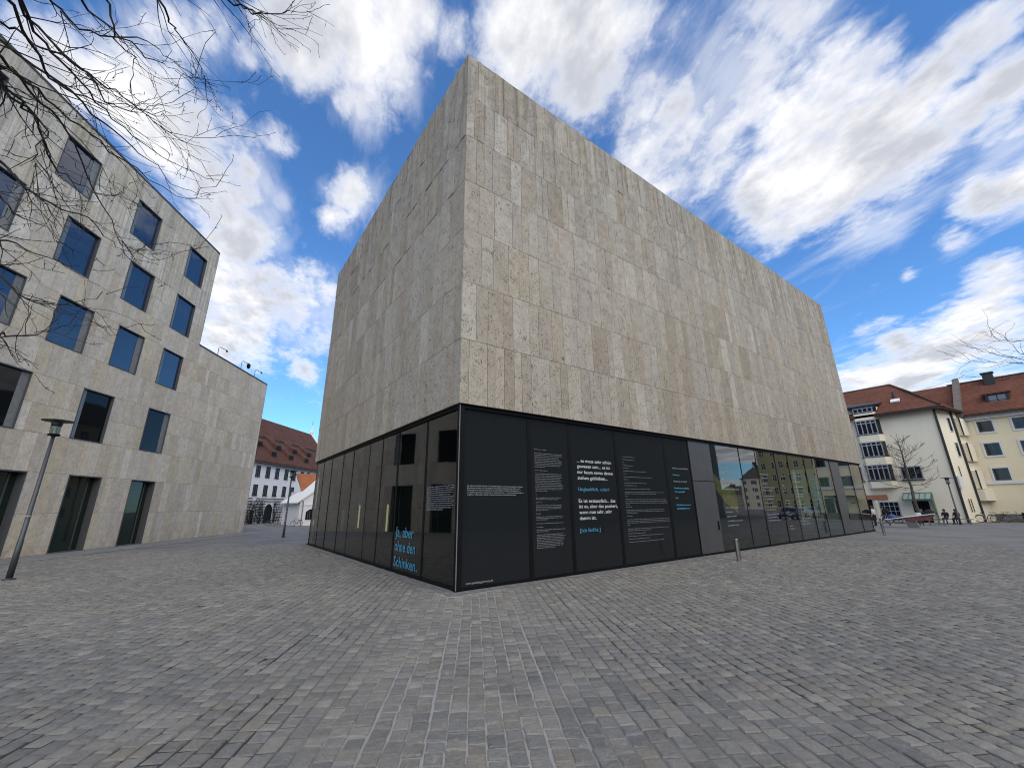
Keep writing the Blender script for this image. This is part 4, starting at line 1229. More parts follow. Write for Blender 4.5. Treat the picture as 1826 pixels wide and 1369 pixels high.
def yellow_house():
    X1 = 62.0
    h = empty('yellow_house', (X1, -3.5, 0), 0, label='yellow rendered house with white window surrounds and red roof', cat='building')
    loc = lambda s, o, z: (-o, s, z)     # s = y - (-3.5); runs to negative s
    MB().prism([(0, 0.9, 0), (0, -8.2, 0), (11, -8.2, 0), (11, 0.9, 0)], (0, 0, 11.1)).build('wall', M['yellow'], h, fix=True)
    MB(loc).box((-8.2, 0.0, 0.0), (-0.3, 0.07, 0.75)).build('plinth', M['plinth'], h)
    MB(loc).box((-8.2, 0.0, 3.75), (0.1, 0.10, 4.0)).build('string_course', M['trimw'], h)
    MB(loc).box((-8.2, 0.0, 10.65), (0.1, 0.30, 11.05)).build('eaves_cornice', M['trimw'], h)
    EV, RG, DP = 11.1, 15.9, 11.0
    rf = MB()
    y0, y1 = 0.7, -8.2
    rf.prism([(-0.55, y0, EV - 0.02), (-0.55, y0, EV + 0.2), (5.5, y0, RG), (DP + 0.5, y0, EV + 0.2), (DP + 0.5, y0, EV - 0.02)], (0, y1 - y0, 0))
    roof = rf.build('roof', M['roof_r'], h, fix=True)
    MB().tube([(5.5, y0, RG + 0.02), (5.5, y1, RG + 0.02)], 0.13, 6).build('ridge_tiles', M['roof_b'], roof)
    MB().box((-0.72, -8.2, EV - 0.1), (-0.56, 0.7, EV + 0.08)).build('gutter', M['gutter'], h)
    # raised fire wall along the roof edge
    MB().prism([(-0.9, -0.45, EV - 0.1), (-0.9, -0.45, EV + 0.75), (5.5, -0.45, RG + 0.75), (5.5, -0.45, RG - 0.3)], (0, 0.55, 0)).build('fire_wall', M['firewall'], h, fix=True)
    ch = MB().box((4.3, -3.3, 14.4), (5.1, -2.45, 16.4)).build('chimney', M['gutter'], roof)
    MB().box((4.2, -3.4, 16.4), (5.2, -2.35, 16.52)).build('chimney_cap', M['gutter'], ch)
    for s_ in (-3.2,):
        d = MB()
        d.box((1.1, s_ - 0.85, 11.9), (3.4, s_ + 0.85, 13.35))
        dm = d.build('dormer', M['gutter'], roof)
        MB().prism([(0.95, s_ - 1.1, 13.36), (0.95, s_ + 1.1, 13.36), (3.6, s_ + 1.0, 13.9), (3.6, s_ - 1.0, 13.9)], (0, 0, 0.12)).build('dormer_roof', M['roof_b'], dm, fix=True)
        fr = MB()
        for (ya, yb) in ((-0.62, -0.04), (0.04, 0.62)):
            for (za, zb) in ((12.1, 12.6), (12.68, 13.2)):
                fr.box((1.04, s_ + ya, za), (1.10, s_ + yb, zb))
        fr.build('pane', M['skyglass'], dm)
    for k in range(3):
        s1 = -1.15 - 2.55 * k
        for z0, z1 in ((9.25, 10.42), (6.72, 8.02), (4.12, 5.38)):
            house_window(h, loc, s1 - 1.12, s1, z0, z1, M['hwin'], M['wframe'], bars=(2, 1), surround=M['trimw'])
        if k in (2,): house_window(h, loc, s1 - 1.0, s1 + 0.1, 0.5, 2.6, M['hwin'], M['wframe'], bars=(2, 2), surround=M['trimw'])
    MB(loc).box((-7.0, 0.0, 2.75), (-3.9, 0.9, 2.95)).build('door_canopy', M['gutter'], h)
    d = MB(loc).box((-6.0, 0.0, 0.0), (-4.9, 0.06, 2.3)).build('door', M['wframe'], h)
    MB(loc).box((-4.45, 0.0, 1.95), (-4.05, 0.05, 2.1)).build('house_sign', M['wpanel'], h)
    # roof of the wing between the two houses
    MB().prism([(0.6, 9.0, 11.9), (0.6, 0.72, 11.9), (5.5, 0.72, 15.72), (5.5, 9.0, 15.72)], (0, 0, 0.2)).build('link_roof', M['roof_r'], h, fix=True)
M['plinth'] = plain('grey_plinth', (0.17, 0.15, 0.14), 0.85)
M['firewall'] = plain('grey_brown_coping', (0.14, 0.115, 0.095), 0.9, 0, 0.2, 4)
M['skyglass'] = mat_glass('dormer_glass', (0.10, 0.13, 0.16), 1.7)
yellow_house()

def street_house(name, x, y, rz, L, D, H, mat, roof, label, floors=4):
    """house across the street, seen mirrored in the glass front"""
    h = empty(name, (x, y, 0), rz, label=label, cat='building', group='houses across the street')
    loc = lambda s, o, z: (s, -o, z)
    MB(loc, True).box((0, -D, 0), (L, 0, H)).build('wall', mat, h)
    k = D * 0.42
    MB().add([(-0.4, -0.4, H), (L + 0.4, -0.4, H), (L + 0.4, D + 0.4, H), (-0.4, D + 0.4, H), (k, D / 2, H + k), (L - k, D / 2, H + k)],
             [(0, 1, 5, 4), (1, 2, 5), (2, 3, 4, 5), (3, 0, 4), (3, 2, 1, 0)]).build('roof', roof, h)
    n = max(2, int(L / 3.0)); fh = (H - 0.6) / floors
    fe = lambda s, o, z: (L + o, s, z)
    for f in range(floors):
        for i in range(n):
            s_ = L * (i + 0.5) / n
            house_window(h, loc, s_ - 0.65, s_ + 0.65, fh * f + 0.9, fh * f + 0.9 + fh * 0.55, M['hwin'], M['trimw'], bars=(2, 2))
        for i in range(3):
            s_ = D * (i + 0.5) / 3
            house_window(h, fe, s_ - 0.65, s_ + 0.65, fh * f + 0.9, fh * f + 0.9 + fh * 0.55, M['hwin'], M['trimw'], bars=(2, 2))
    MB().box((L * 0.6, D / 2 - 0.5, H + k * 0.7), (L * 0.6 + 0.9, D / 2 + 0.5, H + k + 1.0)).build('chimney', M['roof_b'], h)
    return h

# across the street and behind the camera: what the glass front mirrors
def mirrored_street():
    street_house('street_house', 131, -33, math.pi / 2 * 3, 15, 14, 19, M['ochre'], M['coping'], 'ochre street house mirrored in the middle of the glass front', 5)
    street_house('street_house', 150, -54, math.pi / 2 * 3, 9, 12, 10.5, M['cream'], M['coping'], 'pale corner house with brown hipped roof mirrored in the glass', 4)
    street_house('street_house', 215, -90, math.pi / 2 * 3, 16, 10, 7, M['beige'], M['coping'], 'beige house far down the street mirrored beside the corner house', 4)
    street_house('street_house', 59, 53, math.pi / 2 * 3, 35, 12, 17.5, M['beige'], M['coping'], 'long beige house mirrored in the lower windows of the windowed stone building', 5)
    h = empty('stone_hall', (74.5, -31, 0), math.pi, label='broad stone hall standing behind the viewpoint and mirrored in the dark panes', cat='building')
    loc = lambda s, o, z: (s, -o, z)
    MB(loc, True).box((0, -24, 0), (82, 0, 16)).build('wall_core', M['core'], h)
    b = MB(loc, True)
    r = random.Random(8)
    for i in range(8):
        for (p, q) in split_run(0, 82, (1.6, 2.0, 2.4), r):
            b.box((p + 0.01, 0.001, i * 2 + 0.01), (q - 0.01, 0.1 + r.uniform(0, 0.06), i * 2 + 1.99), pick_tint(r, 0.85))
    b.build('stone_cladding', M['trav2'], h)['kind'] = 'stuff'
    MB(loc, True).box((-0.1, -24, 16.0), (82.1, 0.2, 16.2)).build('coping', M['coping'], h)
M['ochre'] = mat_plaster('ochre_plaster', (0.42, 0.36, 0.18))
M['beige'] = mat_plaster('beige_plaster', (0.50, 0.42, 0.28))
mirrored_street()

def car(loc, rz, paint, label):
    c = empty('parked_car', loc, rz, label=label, cat='car', group='cars parked along the street')
    prof = [(-2.1, 0.35), (-2.15, 0.62), (-2.05, 0.92), (-1.2, 1.02), (-0.55, 1.42), (0.9, 1.47), (1.7, 1.12), (2.12, 0.98), (2.16, 0.55), (2.1, 0.33)]
    n = len(prof)
    vs = []
    for y, k in ((-0.86, 0), (-0.80, 1), (0.80, 1), (0.86, 0)):
        for x, z in prof:
            yy = y
            if z > 1.05: yy = y * 0.80
            if k: vs.append((x, yy, z))
            else: vs.append((x * 0.985, yy, min(z, 0.98 if z <= 1.05 else z - 0.06)))
    fs = [tuple(range(n))[::-1], tuple(range(3 * n, 4 * n))]
    for j in range(3):
        for i in range(n):
            i2 = (i + 1) % n
            fs.append((j * n + i, j * n + i2, (j + 1) * n + i2, (j + 1) * n + i))
    MB().add(vs, fs).build('body', paint, c, fix=True)
    for s in (-1, 1):
        MB().prism([(-0.95, s * 0.76, 1.05), (-0.5, s * 0.705, 1.36), (0.85, s * 0.705, 1.40), (1.35, s * 0.76, 1.08)], (0, s * 0.02, 0)).build('side_window', M['hwin'], c, fix=True)
        for x in (-1.35, 1.35):
            wv = MB(lambda a, b, z: (x + a, s * 0.80 + z * s, b + 0.32))
            wv.lathe([(0.20, 0.0), (0.32, 0.01), (0.32, 0.12), (0.26, 0.13)], (0, 0, 0), 16)
            w = wv.build('wheel', M['frame'], c)
            rv = MB(lambda a, b, z: (x + a, s * 0.80 + z * s, b + 0.32))
            rv.lathe([(0.19, 0.10), (0.19, 0.135), (0.05, 0.14)], (0, 0, 0), 12)
            rv.build('rim', M['steel'], w)
        MB().box((-2.16, s * 0.72 - 0.14, 0.68), (-2.08, s * 0.72 + 0.10, 0.84)).build('headlight', M['trimw'], c)
        MB().box((2.10, s * 0.72 - 0.14, 0.72), (2.18, s * 0.72 + 0.10, 0.9)).build('tail_light', M['redlamp'], c)
    MB().prism([(-1.15, -0.64, 1.04), (-1.15, 0.64, 1.04), (-0.58, 0.56, 1.40), (-0.58, -0.56, 1.40)], (-0.03, 0, 0.02)).build('windscreen', M['hwin'], c, fix=True)
M['redlamp'] = plain('red_lamp', (0.35, 0.02, 0.02), 0.3)
M['car_w'] = plain('white_car_paint', (0.62, 0.63, 0.65), 0.25, 0, 0.02)
M['car_k'] = plain('black_car_paint', (0.02, 0.02, 0.024), 0.2, 0, 0.02)
M['car_b'] = plain('blue_car_paint', (0.05, 0.08, 0.16), 0.2, 0, 0.02)
car((66, -14.8, 0), 0.0, M['car_w'], 'white hatchback mirrored low in the glass front')
car((60.5, -14.6, 0), 0.0, M['car_b'], 'dark blue hatchback mirrored beside the white one')
car((72.0, -14.9, 0), 0.0, M['car_k'], 'black hatchback mirrored behind the white one')

# ---------------------------------------------------------------- trees
LIMBS= [[(-9.23,-3.79,8.05),(-8.61,-3.5,7.76),(-7.97,-3.62,7.42),(-7.61,-3.38,7.28),(-7.24,-2.99,7.3),(-6.77,-3.02,6.91),(-6.34,-3.13,6.89)],[(-8.53,-4.73,6.73),(-8.16,-4.44,6.8),(-7.95,-4.0,6.76),(-7.71,-3.59,6.64),(-7.36,-3.22,6.07),(-7.03,-3.12,5.64),(-6.6,-3.41,5.72)],[(-8.74,-4.35,8.19),(-8.57,-3.08,8.48),(-8.19,-3.02,8.21),(-7.87,-2.88,7.96),(-7.41,-2.67,7.75),(-6.75,-2.66,7.53),(-6.24,-2.2,7.87)],[(-8.22,-4.86,8.25),(-7.76,-4.93,7.93),(-7.47,-4.83,7.81),(-7.37,-4.67,7.56),(-7.25,-4.3,7.62),(-7.16,-4.49,7.01)],[(-7.96,-4.5,9.01),(-7.14,-4.65,8.41),(-6.97,-4.42,8.34),(-6.79,-4.19,8.35),(-6.53,-4.05,8.07)],[(-7.16,-5.26,8.18),(-6.5,-4.78,8.87),(-6.17,-4.86,8.83),(-5.81,-5.07,8.86),(-5.46,-5.15,9.18)],[(-8.23,-4.92,6.3),(-7.95,-4.78,6.26),(-7.92,-4.34,6.36),(-7.77,-4.11,6.35),(-7.73,-4.23,5.9),(-7.7,-4.24,5.68)],[(-8.8,-3.14,6.47),(-8.47,-2.9,6.49),(-8.13,-3.0,6.16),(-7.82,-2.89,6.05),(-7.49,-2.81,6.04),(-7.23,-2.8,5.74),(-6.92,-2.89,5.72)],[(-8.52,-3.06,5.37),(-8.12,-3.19,5.27),(-7.79,-3.31,5.14),(-7.38,-3.14,5.16)],[(-8.31,-3.31,4.79),(-7.95,-3.34,4.72),(-7.69,-3.49,4.48),(-7.41,-3.42,4.48),(-6.98,-3.74,4.63)],[(-8.07,-3.5,4.05),(-7.87,-3.1,4.1),(-7.68,-2.87,4.26),(-7.43,-2.74,4.46)],[(-8.86,-4.06,7.67),(-8.76,-3.31,8.22),(-8.46,-3.29,8.16),(-7.88,-3.45,7.87),(-7.58,-3.29,7.64),(-7.21,-3.22,7.93),(-6.72,-3.82,8.09)],[(-8.79,-4.02,8.38),(-8.61,-3.23,8.57),(-8.09,-3.25,8.15),(-7.83,-2.85,8.35),(-7.35,-2.76,8.16),(-6.91,-2.72,8.08),(-5.91,-3.08,8.36)],[(-8.78,-4.13,8.82),(-8.55,-3.11,9.14),(-8.13,-3.0,8.98),(-7.57,-3.18,9.14),(-7.13,-3.2,9.0),(-6.73,-3.08,9.02)],[(-9.0,-3.35,7.36),(-8.42,-3.43,7.47),(-8.12,-3.11,7.43),(-7.72,-3.18,7.14),(-7.23,-3.02,6.96),(-6.66,-2.55,7.03),(-6.18,-3.39,7.16)],[(-8.86,-3.9,7.17),(-8.43,-3.59,7.09),(-8.22,-3.23,7.05),(-8.12,-2.62,6.87),(-7.82,-2.63,6.64),(-7.43,-2.75,6.55),(-7.4,-2.28,7.13)],[(-8.26,-4.62,8.54),(-8.12,-3.61,8.87),(-7.74,-3.61,8.67),(-7.34,-3.61,8.47),(-7.11,-3.49,8.57),(-6.72,-3.74,8.31)],[(-8.44,-4.83,7.33),(-8.13,-4.36,7.34),(-8.05,-3.7,7.37),(-7.75,-3.65,7.36),(-7.29,-3.81,7.33),(-6.9,-3.5,7.75)],[(-7.04,-4.45,9.47),(-6.43,-4.44,9.4),(-6.05,-4.7,9.07),(-5.74,-4.66,9.05)],[(-8.74,-2.97,5.98),(-8.56,-2.36,6.31),(-8.31,-2.62,5.93),(-8.14,-2.32,6.02),(-7.97,-1.92,5.95)]]
RLIMBS= [[(18.41,-12.17,5.54),(18.0,-10.74,6.43),(18.18,-9.93,6.95),(18.12,-9.47,7.1),(18.03,-8.82,7.37),(17.97,-8.15,7.82)],[(16.79,-11.91,5.16),(16.73,-10.78,6.47),(16.5,-9.98,6.77),(17.05,-9.56,7.12),(16.72,-9.05,7.43),(16.4,-8.84,7.6)],[(19.17,-12.47,6.57),(18.64,-11.05,7.75),(18.32,-10.13,7.84),(18.64,-9.75,8.0),(18.3,-9.48,8.13),(18.53,-9.34,8.43)],[(19.9,-12.15,5.19),(19.66,-10.63,6.11),(19.95,-9.8,6.87),(19.56,-9.28,6.78),(20.15,-8.53,7.15),(19.45,-8.18,7.24)],[(17.75,-12.02,5.47),(18.26,-10.84,6.87),(17.84,-10.01,7.21),(17.93,-9.79,7.79),(17.22,-9.58,8.15)],[(18.33,-12.67,7.89),(17.9,-11.83,9.4),(18.23,-11.34,10.46),(17.49,-10.99,10.73)],[(16.71,-12.16,6.15),(16.41,-11.46,7.84),(16.64,-11.03,8.93),(16.08,-10.42,8.7)]]
class Twigs:
    def __init__(s, seed):
        s.mb, s.r, s.n = MB(), random.Random(seed), 0
    def grow(s, p, d, length, rad, depth, curl=0.0, droop=0.0, sides=5):
        """a wandering shoot that carries side shoots"""
        r = s.r
        n = max(3, min(9, int(length / 0.16)))
        seg = length / n
        path, rads = [tuple(p)], [rad]
        p, d = Vector(p), Vector(d).normalized()
        side = 1
        for i in range(n):
            d = (d + Vector((r.gauss(0, 0.22), r.gauss(0, 0.22), r.gauss(0, 0.22) - droop))).normalized()
            p = p + d * seg
            rr = rad * (1 - 0.72 * (i + 1) / n)
            path.append(tuple(p)); rads.append(max(rr, 0.0022 if depth else 0.0030))
            if depth > 0 and r.random() < 0.45:
                ax = d.orthogonal().normalized()
                ax.rotate(Matrix.Rotation(r.uniform(0, 6.28), 3, d))
                nd_ = (d + ax * r.uniform(0.55, 1.0)).normalized()
                s.grow(p, nd_, length * r.uniform(0.28, 0.55), max(rr * 0.62, 0.0028), depth - 1, curl, droop, 4)
            elif depth == 0 and r.random() < 0.55:      # buds and short spurs
                ax = d.orthogonal().normalized()
                ax.rotate(Matrix.Rotation(r.uniform(0, 6.28), 3, d))
                q = p + (d * 0.4 + ax).normalized() * r.uniform(0.015, 0.05)
                s.mb.tube([tuple(p), tuple(q)], [0.0045, 0.0025], 3, False)
        s.mb.tube(path, rads, sides, False)

def smooth_path(pts, k=4):
    P = [Vector(p) for p in pts]
    P = [P[0] * 2 - P[1]] + P + [P[-1] * 2 - P[-2]]
    out = []
    for i in range(1, len(P) - 2):
        for j in range(k):
            t_ = j / k
            a, b, c, d = P[i - 1], P[i], P[i + 1], P[i + 2]
            out.append(0.5 * ((2 * b) + (c - a) * t_ + (2 * a - 5 * b + 4 * c - d) * t_ ** 2 + (3 * b - a - 3 * c + d) * t_ ** 3))
    out.append(P[-2])
    return out

def limb_tree(name, base, top, limbs, label, seed, r0=0.018, trunk_r=0.24, depth=2, scale=1.0, mat='bark'):
    t_ = empty(name, base, 0, label=label, cat='tree')
    inv = Vector(base)
    r = random.Random(seed)
    tk = MB(lambda x, y, z: (x - inv.x, y - inv.y, z - inv.z))
    tp = [Vector(base), Vector(base) + Vector((0.05, 0.02, 1.5)), Vector(base).lerp(Vector(top), 0.55) + Vector((0.08, -0.05, 0)), Vector(top)]
    tk.tube([tuple(p) for p in smooth_path(tp, 4)], [trunk_r * (1.25 if i == 0 else 1 - 0.05 * i) for i in range(13)], 10)
    tw = Twigs(seed)
    tw.mb.fn = tk.fn
    boughs = MB(tk.fn)
    for pts in limbs:
        P = [Vector(p) for p in pts]
        # join the limb to the trunk
        k = r.uniform(0.55, 1.0)
        root = Vector(base).lerp(Vector(top), k)
        mid = root.lerp(P[0], 0.5) + Vector((0, 0, 0.5 + r.uniform(-0.2, 0.3)))
        full = smooth_path([root, mid] + P, 4)
        n = len(full)
        rad = [max(0.004, r0 * 2.4 * (1 - i / n) ** 1.0 * (1 if i < 8 else 0.62)) for i in range(n)]
        path = [tuple(Vector(q) + Vector((r.gauss(0, 0.02), r.gauss(0, 0.02), r.gauss(0, 0.02))) * scale) for q in full]
        boughs.tube(path, rad, 6, False)
        for i in range(7, n - 1):
            for _ in range(2):
                if r.random() < 0.27:
                    d = (Vector(full[i + 1]) - Vector(full[i])).normalized()
                    ax = d.orthogonal().normalized()
                    ax.rotate(Matrix.Rotation(r.uniform(0, 6.28), 3, d))
                    nd_ = (d + ax * r.uniform(0.3, 0.8)).normalized()
                    tw.grow(full[i], nd_, r.uniform(0.3, 1.1) * scale, max(rad[i] * 0.5, 0.0045 * scale), max(0, depth - 1), 0, 0.01)
        tw.grow(full[-1], Vector(full[-1]) - Vector(full[-2]), 0.35 * scale, 0.004 * scale, 0)
    tk.build('trunk', M[mat], t_, smooth=True)
    boughs.build('limbs', M[mat], t_, smooth=True)
    tw.mb.build('crown', M[mat], t_)
limb_tree('bare_tree', (-13.2, -4.6, 0), (-12.4, -4.3, 6.4), LIMBS, 'bare tree whose dark branches hang across the upper left sky', 5)
limb_tree('bare_tree', (21.5, -14.2, 0), (20.8, -13.6, 5.2), RLIMBS[:5], 'bare tree whose thin twigs reach in above the yellow house roof', 9, r0=0.019, scale=1.6, depth=1, mat='bark2')

def street_tree():
    """young bare tree in front of the cream house, tiers of level branches"""
    base = Vector((53.4, 0.55, 0))
    t_ = empty('young_tree', base, 0, label='slender young bare tree with level branches before the cream house', cat='tree')
    r = random.Random(12)
    path = [(0, 0, 0), (0.06, 0.02, 1.2), (-0.03, 0.05, 2.4), (0.08, 0.0, 3.6), (0.0, 0.06, 5.0), (0.05, -0.02, 6.6), (0.0, 0.02, 8.4)]
    MB().tube([tuple(p) for p in smooth_path(path, 3)], [0.19 * (1 - i / 20.5) for i in range(19)], 8).build('trunk', M['bark2'], t_, smooth=True)
    mb = MB()
    def bough(p, d, ln, rad, depth):
        n = 7
        pts, rads = [tuple(p)], [rad]
        p, d = Vector(p), Vector(d).normalized()
        for i in range(n):
            d = (d + Vector((r.gauss(0, 0.13), r.gauss(0, 0.13), r.gauss(0, 0.10) + 0.03))).normalized()
            p = p + d * ln / n
            rr = max(rad * (1 - 0.75 * (i + 1) / n), 0.008)
            pts.append(tuple(p)); rads.append(rr)
            if depth and i > 0:
                for sg in (-1, 1):
                    if r.random() < 0.42:
                        q = d.copy(); q.rotate(Matrix.Rotation(sg * r.uniform(0.5, 0.95), 3, 'Z')); q.z += r.uniform(-0.12, 0.35)
                        bough(p, q, ln * r.uniform(0.25, 0.5), rr * 0.65, depth - 1)
        mb.tube(pts, rads, 4, False)
    for k in range(24):
        z = 3.2 + 4.9 * (k / 23) ** 1.0 + r.uniform(-0.1, 0.1)
        a = k * 2.4 + r.uniform(-0.4, 0.4)
        ln = (3.9 - 2.9 * ((z - 3.2) / 5.0)) * r.uniform(0.75, 1.05)
        if 6.0 < z: ln *= 1.15
        bough((0.03, 0.02, z), (math.cos(a), math.sin(a), 0.10 + 0.12 * (z - 3.2)), ln, 0.034, 2)
    mb.build('crown', M['bark2'], t_)
street_tree()

# ---------------------------------------------------------------- lamps and bollards
def street_lamp(loc, H, label, first=[None]):
    t_ = empty('street_lamp', loc, 0, label=label, cat='street lamp', group='street lamps on the square')
    k = H / 5.35
    MB().lathe([(0.16, 0), (0.16, 0.03), (0.10, 0.05)], (0, 0, 0), 16).build('base_plate', M['lamp'], t_)
    MB().tube([(0, 0, 0.02), (0, 0, 1.2 * k), (0, 0, 1.21 * k), (0, 0, H - 0.62)], [0.085, 0.080, 0.070, 0.052], 16).build('post', M['lamp'], t_, smooth=True)
    if H > 5: MB().lathe([(0.083, 0), (0.083, 0.05)], (0, 0, 1.95), 12).build('sticker_band', M['white_d'], t_)
    ln = empty('lantern'); ln.parent = t_
    MB().lathe([(0.06, -0.02), (0.16, 0.0), (0.17, 0.05), (0.12, 0.07)], (0, 0, H - 0.62), 20).build('collar', M['frame'], ln)
    MB().lathe([(0.135, 0.0), (0.150, 0.40)], (0, 0, H - 0.545), 20).build('glass_cylinder', M['lampglass'], ln, smooth=True)
    MB().lathe([(0.045, 0.0), (0.045, 0.2)], (0, 0, H - 0.54), 10).build('lamp_bulb', M['trimw'], ln)
    MB().lathe([(0.14, -0.16), (0.16, -0.02), (0.42, 0.012), (0.43, 0.035), (0.19, 0.05), (0.17, 0.085), (0.05, 0.10)], (0, 0, H - 0.11), 28).build('lamp_shade', M['lamp'], ln)
M['lampglass'] = mat_glass('lamp_glass', (0.03, 0.035, 0.03), 1.45, 0.9)
street_lamp((-10.33, 11.32, 0), 5.35, 'tall grey disc-topped street lamp nearest, standing before the windowed stone building')
street_lamp((-0.09, 27.49, 0), 5.15, 'dark street lamp standing in the gap before the white hall')
street_lamp((51.6, -2.45, 0), 4.3, 'slim street lamp beside the bench before the cream house')

def bollard(loc, H, label):
    b = empty('bollard', loc, 0, label=label, cat='bollard', group='steel bollards before the glass front')
    MB().lathe([(0.075, 0), (0.075, H - 0.06)], (0, 0, 0), 20).build('post', M['steel'], b, smooth=False)
    MB().lathe([(0.070, 0), (0.078, 0.008), (0.078, 0.05), (0.070, 0.06)], (0, 0, H - 0.06), 20).build('cap', M['steel'], b)
bollard((11.48, -1.62, 0), 0.78, 'stainless steel bollard standing before the first grey metal door')
bollard((31.2, -1.55, 0), 0.82, 'stainless steel bollard at the far end of the glass front')

# ---------------------------------------------------------------- bicycles
def make_bike(label, paint, group):
    b = empty('bicycle', (0, 0, 0), 0, label=label, cat='bicycle', group=group)
    for x in (-0.52, 0.52):
        w = empty('wheel'); w.parent = b
        ring = [(x + 0.34 * math.cos(a), 0, 0.36 + 0.34 * math.sin(a)) for a in [2 * math.pi * k / 24 for k in range(25)]]
        MB().tube(ring, 0.022, 6, False).build('tyre', M['frame'], w)
        ring = [(x + 0.312 * math.cos(a), 0, 0.36 + 0.312 * math.sin(a)) for a in [2 * math.pi * k / 24 for k in range(25)]]
        MB().tube(ring, 0.012, 5, False).build('rim', M['steel'], w)
        sp = MB()
        for k in range(12):
            a = 2 * math.pi * k / 12
            sp.tube([(x, 0.02 * (-1) ** k, 0.36), (x + 0.31 * math.cos(a), 0, 0.36 + 0.31 * math.sin(a))], 0.003, 3, False)
        sp.tube([(x, -0.04, 0.36), (x, 0.04, 0.36)], 0.025, 8)
        sp.build('spokes', M['steel'], w)
    f = MB()
    bb, st, hd, h2 = (-0.08, 0, 0.30), (-0.24, 0, 0.78), (0.36, 0, 0.80), (0.40, 0, 0.62)
    for a, c in ((bb, st), (st, hd), (bb, h2), (hd, h2)): f.tube([a, c], 0.02, 6)
    for s in (-1, 1):
        f.tube([(-0.52, 0.05 * s, 0.36), bb], 0.011, 5); f.tube([(-0.52, 0.05 * s, 0.36), st], 0.010, 5); f.tube([(0.52, 0.05 * s, 0.36), h2], 0.013, 5)
    f.build('frame', paint, b)
    s = MB().tube([st, (-0.27, 0, 0.90)], 0.013, 6); s.build('seat_post', M['steel'], b)
    MB().prism([(-0.40, -0.07, 0.90), (-0.40, 0.07, 0.90), (-0.22, 0.03, 0.91), (-0.12, 0.015, 0.91), (-0.12, -0.015, 0.91), (-0.22, -0.03, 0.91)], (0, 0, 0.05)).build('saddle', M['frame'], b)
    hb = MB().tube([hd, (0.34, 0, 0.98)], 0.014, 6).tube([(0.22, -0.27, 1.0), (0.34, -0.16, 1.0), (0.36, 0, 0.98), (0.34, 0.16, 1.0), (0.22, 0.27, 1.0)], 0.013, 6)
    hb.build('handlebar', M['frame'], b)
    MB().tube([(-0.08, -0.10, 0.20), (-0.08, -0.05, 0.20), (-0.08, -0.04, 0.30), (-0.08, 0.04, 0.30), (-0.08, 0.05, 0.40), (-0.08, 0.10, 0.40)], 0.012, 5).build('pedals', M['frame'], b)
    MB().tube([(-0.75, 0.0, 0.73), (-0.3, 0.0, 0.73)], 0.03, 5).build('carrier', M['frame'], b)
    MB().tube([(-0.10, 0.03, 0.28), (-0.16, 0.14, 0.02)], 0.012, 5).build('kickstand', M['steel'], b)
    return b
M['bike_s'] = plain('silver_bike_paint', (0.40, 0.42, 0.42), 0.35, 0.3)
M['bike_k'] = plain('black_bike_paint', (0.02, 0.02, 0.02), 0.35)
M['bike_g'] = plain('green_bike_paint', (0.06, 0.14, 0.09), 0.35)
def bikes():
    k = make_bike('dark bicycle parked before the white hall, nearer its archway', M['bike_k'], 'bicycles before the white hall')
    s = make_bike('silver bicycle leaning at the foot of the cream house corner', M['bike_s'], 'bicycles before the yellow house')
    def put(o, x, y, rz, lean=0.0): o.location = (x, y, 0); o.rotation_euler = (lean, 0, rz)
    put(k, 2.3, 54.5, -0.72); put(s, 58.3, -3.55, -1.45, 0.10)
    c = copy_tree(k); c['label'] = 'dark bicycle parked before the small white outbuilding'; put(c, 4.6, 50.5, 2.3)
    c = copy_tree(k); c['label'] = 'dark bicycle in the middle of the row before the yellow house'; c['group'] = 'bicycles before the yellow house'; put(c, 59.6, -4.25, -1.62, -0.06)
    c = copy_tree(s); c['label'] = 'silver bicycle at the far end of the row beside the bin'; put(c, 60.6, -5.05, -1.5, 0.05)
    c = copy_tree(k); c['label'] = 'dark bicycle parked behind the tilted red see-saw'; c['group'] = 'bicycles before the cream house'; put(c, 51.5, 2.05, -1.5)
bikes()
bn = empty('litter_bin', (60.9, -5.95, 0), 0.1, label='dark square litter bin at the foot of the yellow house', cat='bin')
MB().box((-0.25, -0.25, 0.05), (0.25, 0.25, 0.85)).build('body', M['frame'], bn)
MB().box((-0.28, -0.28, 0.85), (0.28, 0.28, 0.92)).build('lid', M['lamp'], bn)

# ---------------------------------------------------------------- benches, see-saw
def bench(loc, rz, L, label, back_=False):
    b = empty('bench', loc, rz, label=label, cat='bench')
    for i in range(4):
        MB().box((-L / 2, -0.24 + i * 0.125, 0.42), (L / 2, -0.24 + i * 0.125 + 0.105, 0.46)).build('slat', M['wood'], b)
    for x in (-L / 2 + 0.25, 0, L / 2 - 0.25):
        MB().box((x - 0.05, -0.20, 0.0), (x + 0.05, 0.22, 0.419)).build('leg', M['wpanel'], b)
    if back_:
        for i in range(3):
            MB().box((-L / 2, 0.26, 0.52 + i * 0.13), (L / 2, 0.30, 0.52 + i * 0.13 + 0.10)).build('slat', M['wood'], b)
        for x in (-L / 2 + 0.25, L / 2 - 0.25):
            MB().box((x - 0.04, 0.30, 0.3), (x + 0.04, 0.35, 0.9)).build('back_post', M['wpanel'], b)
M['wood'] = plain('weathered_bench_wood', (0.17, 0.13, 0.10), 0.8, 0, 0.25, 5)
bench((52.6, -1.95, 0), math.radians(-78), 2.6, 'long slatted bench with two seated people')
bench((48.6, -0.9, 0), math.radians(-82), 2.4, 'low empty slatted bench behind the see-saw')
bench((52.0, 3.4, 0), math.radians(-82), 1.9, 'low bench at the foot of the cream house shop window')
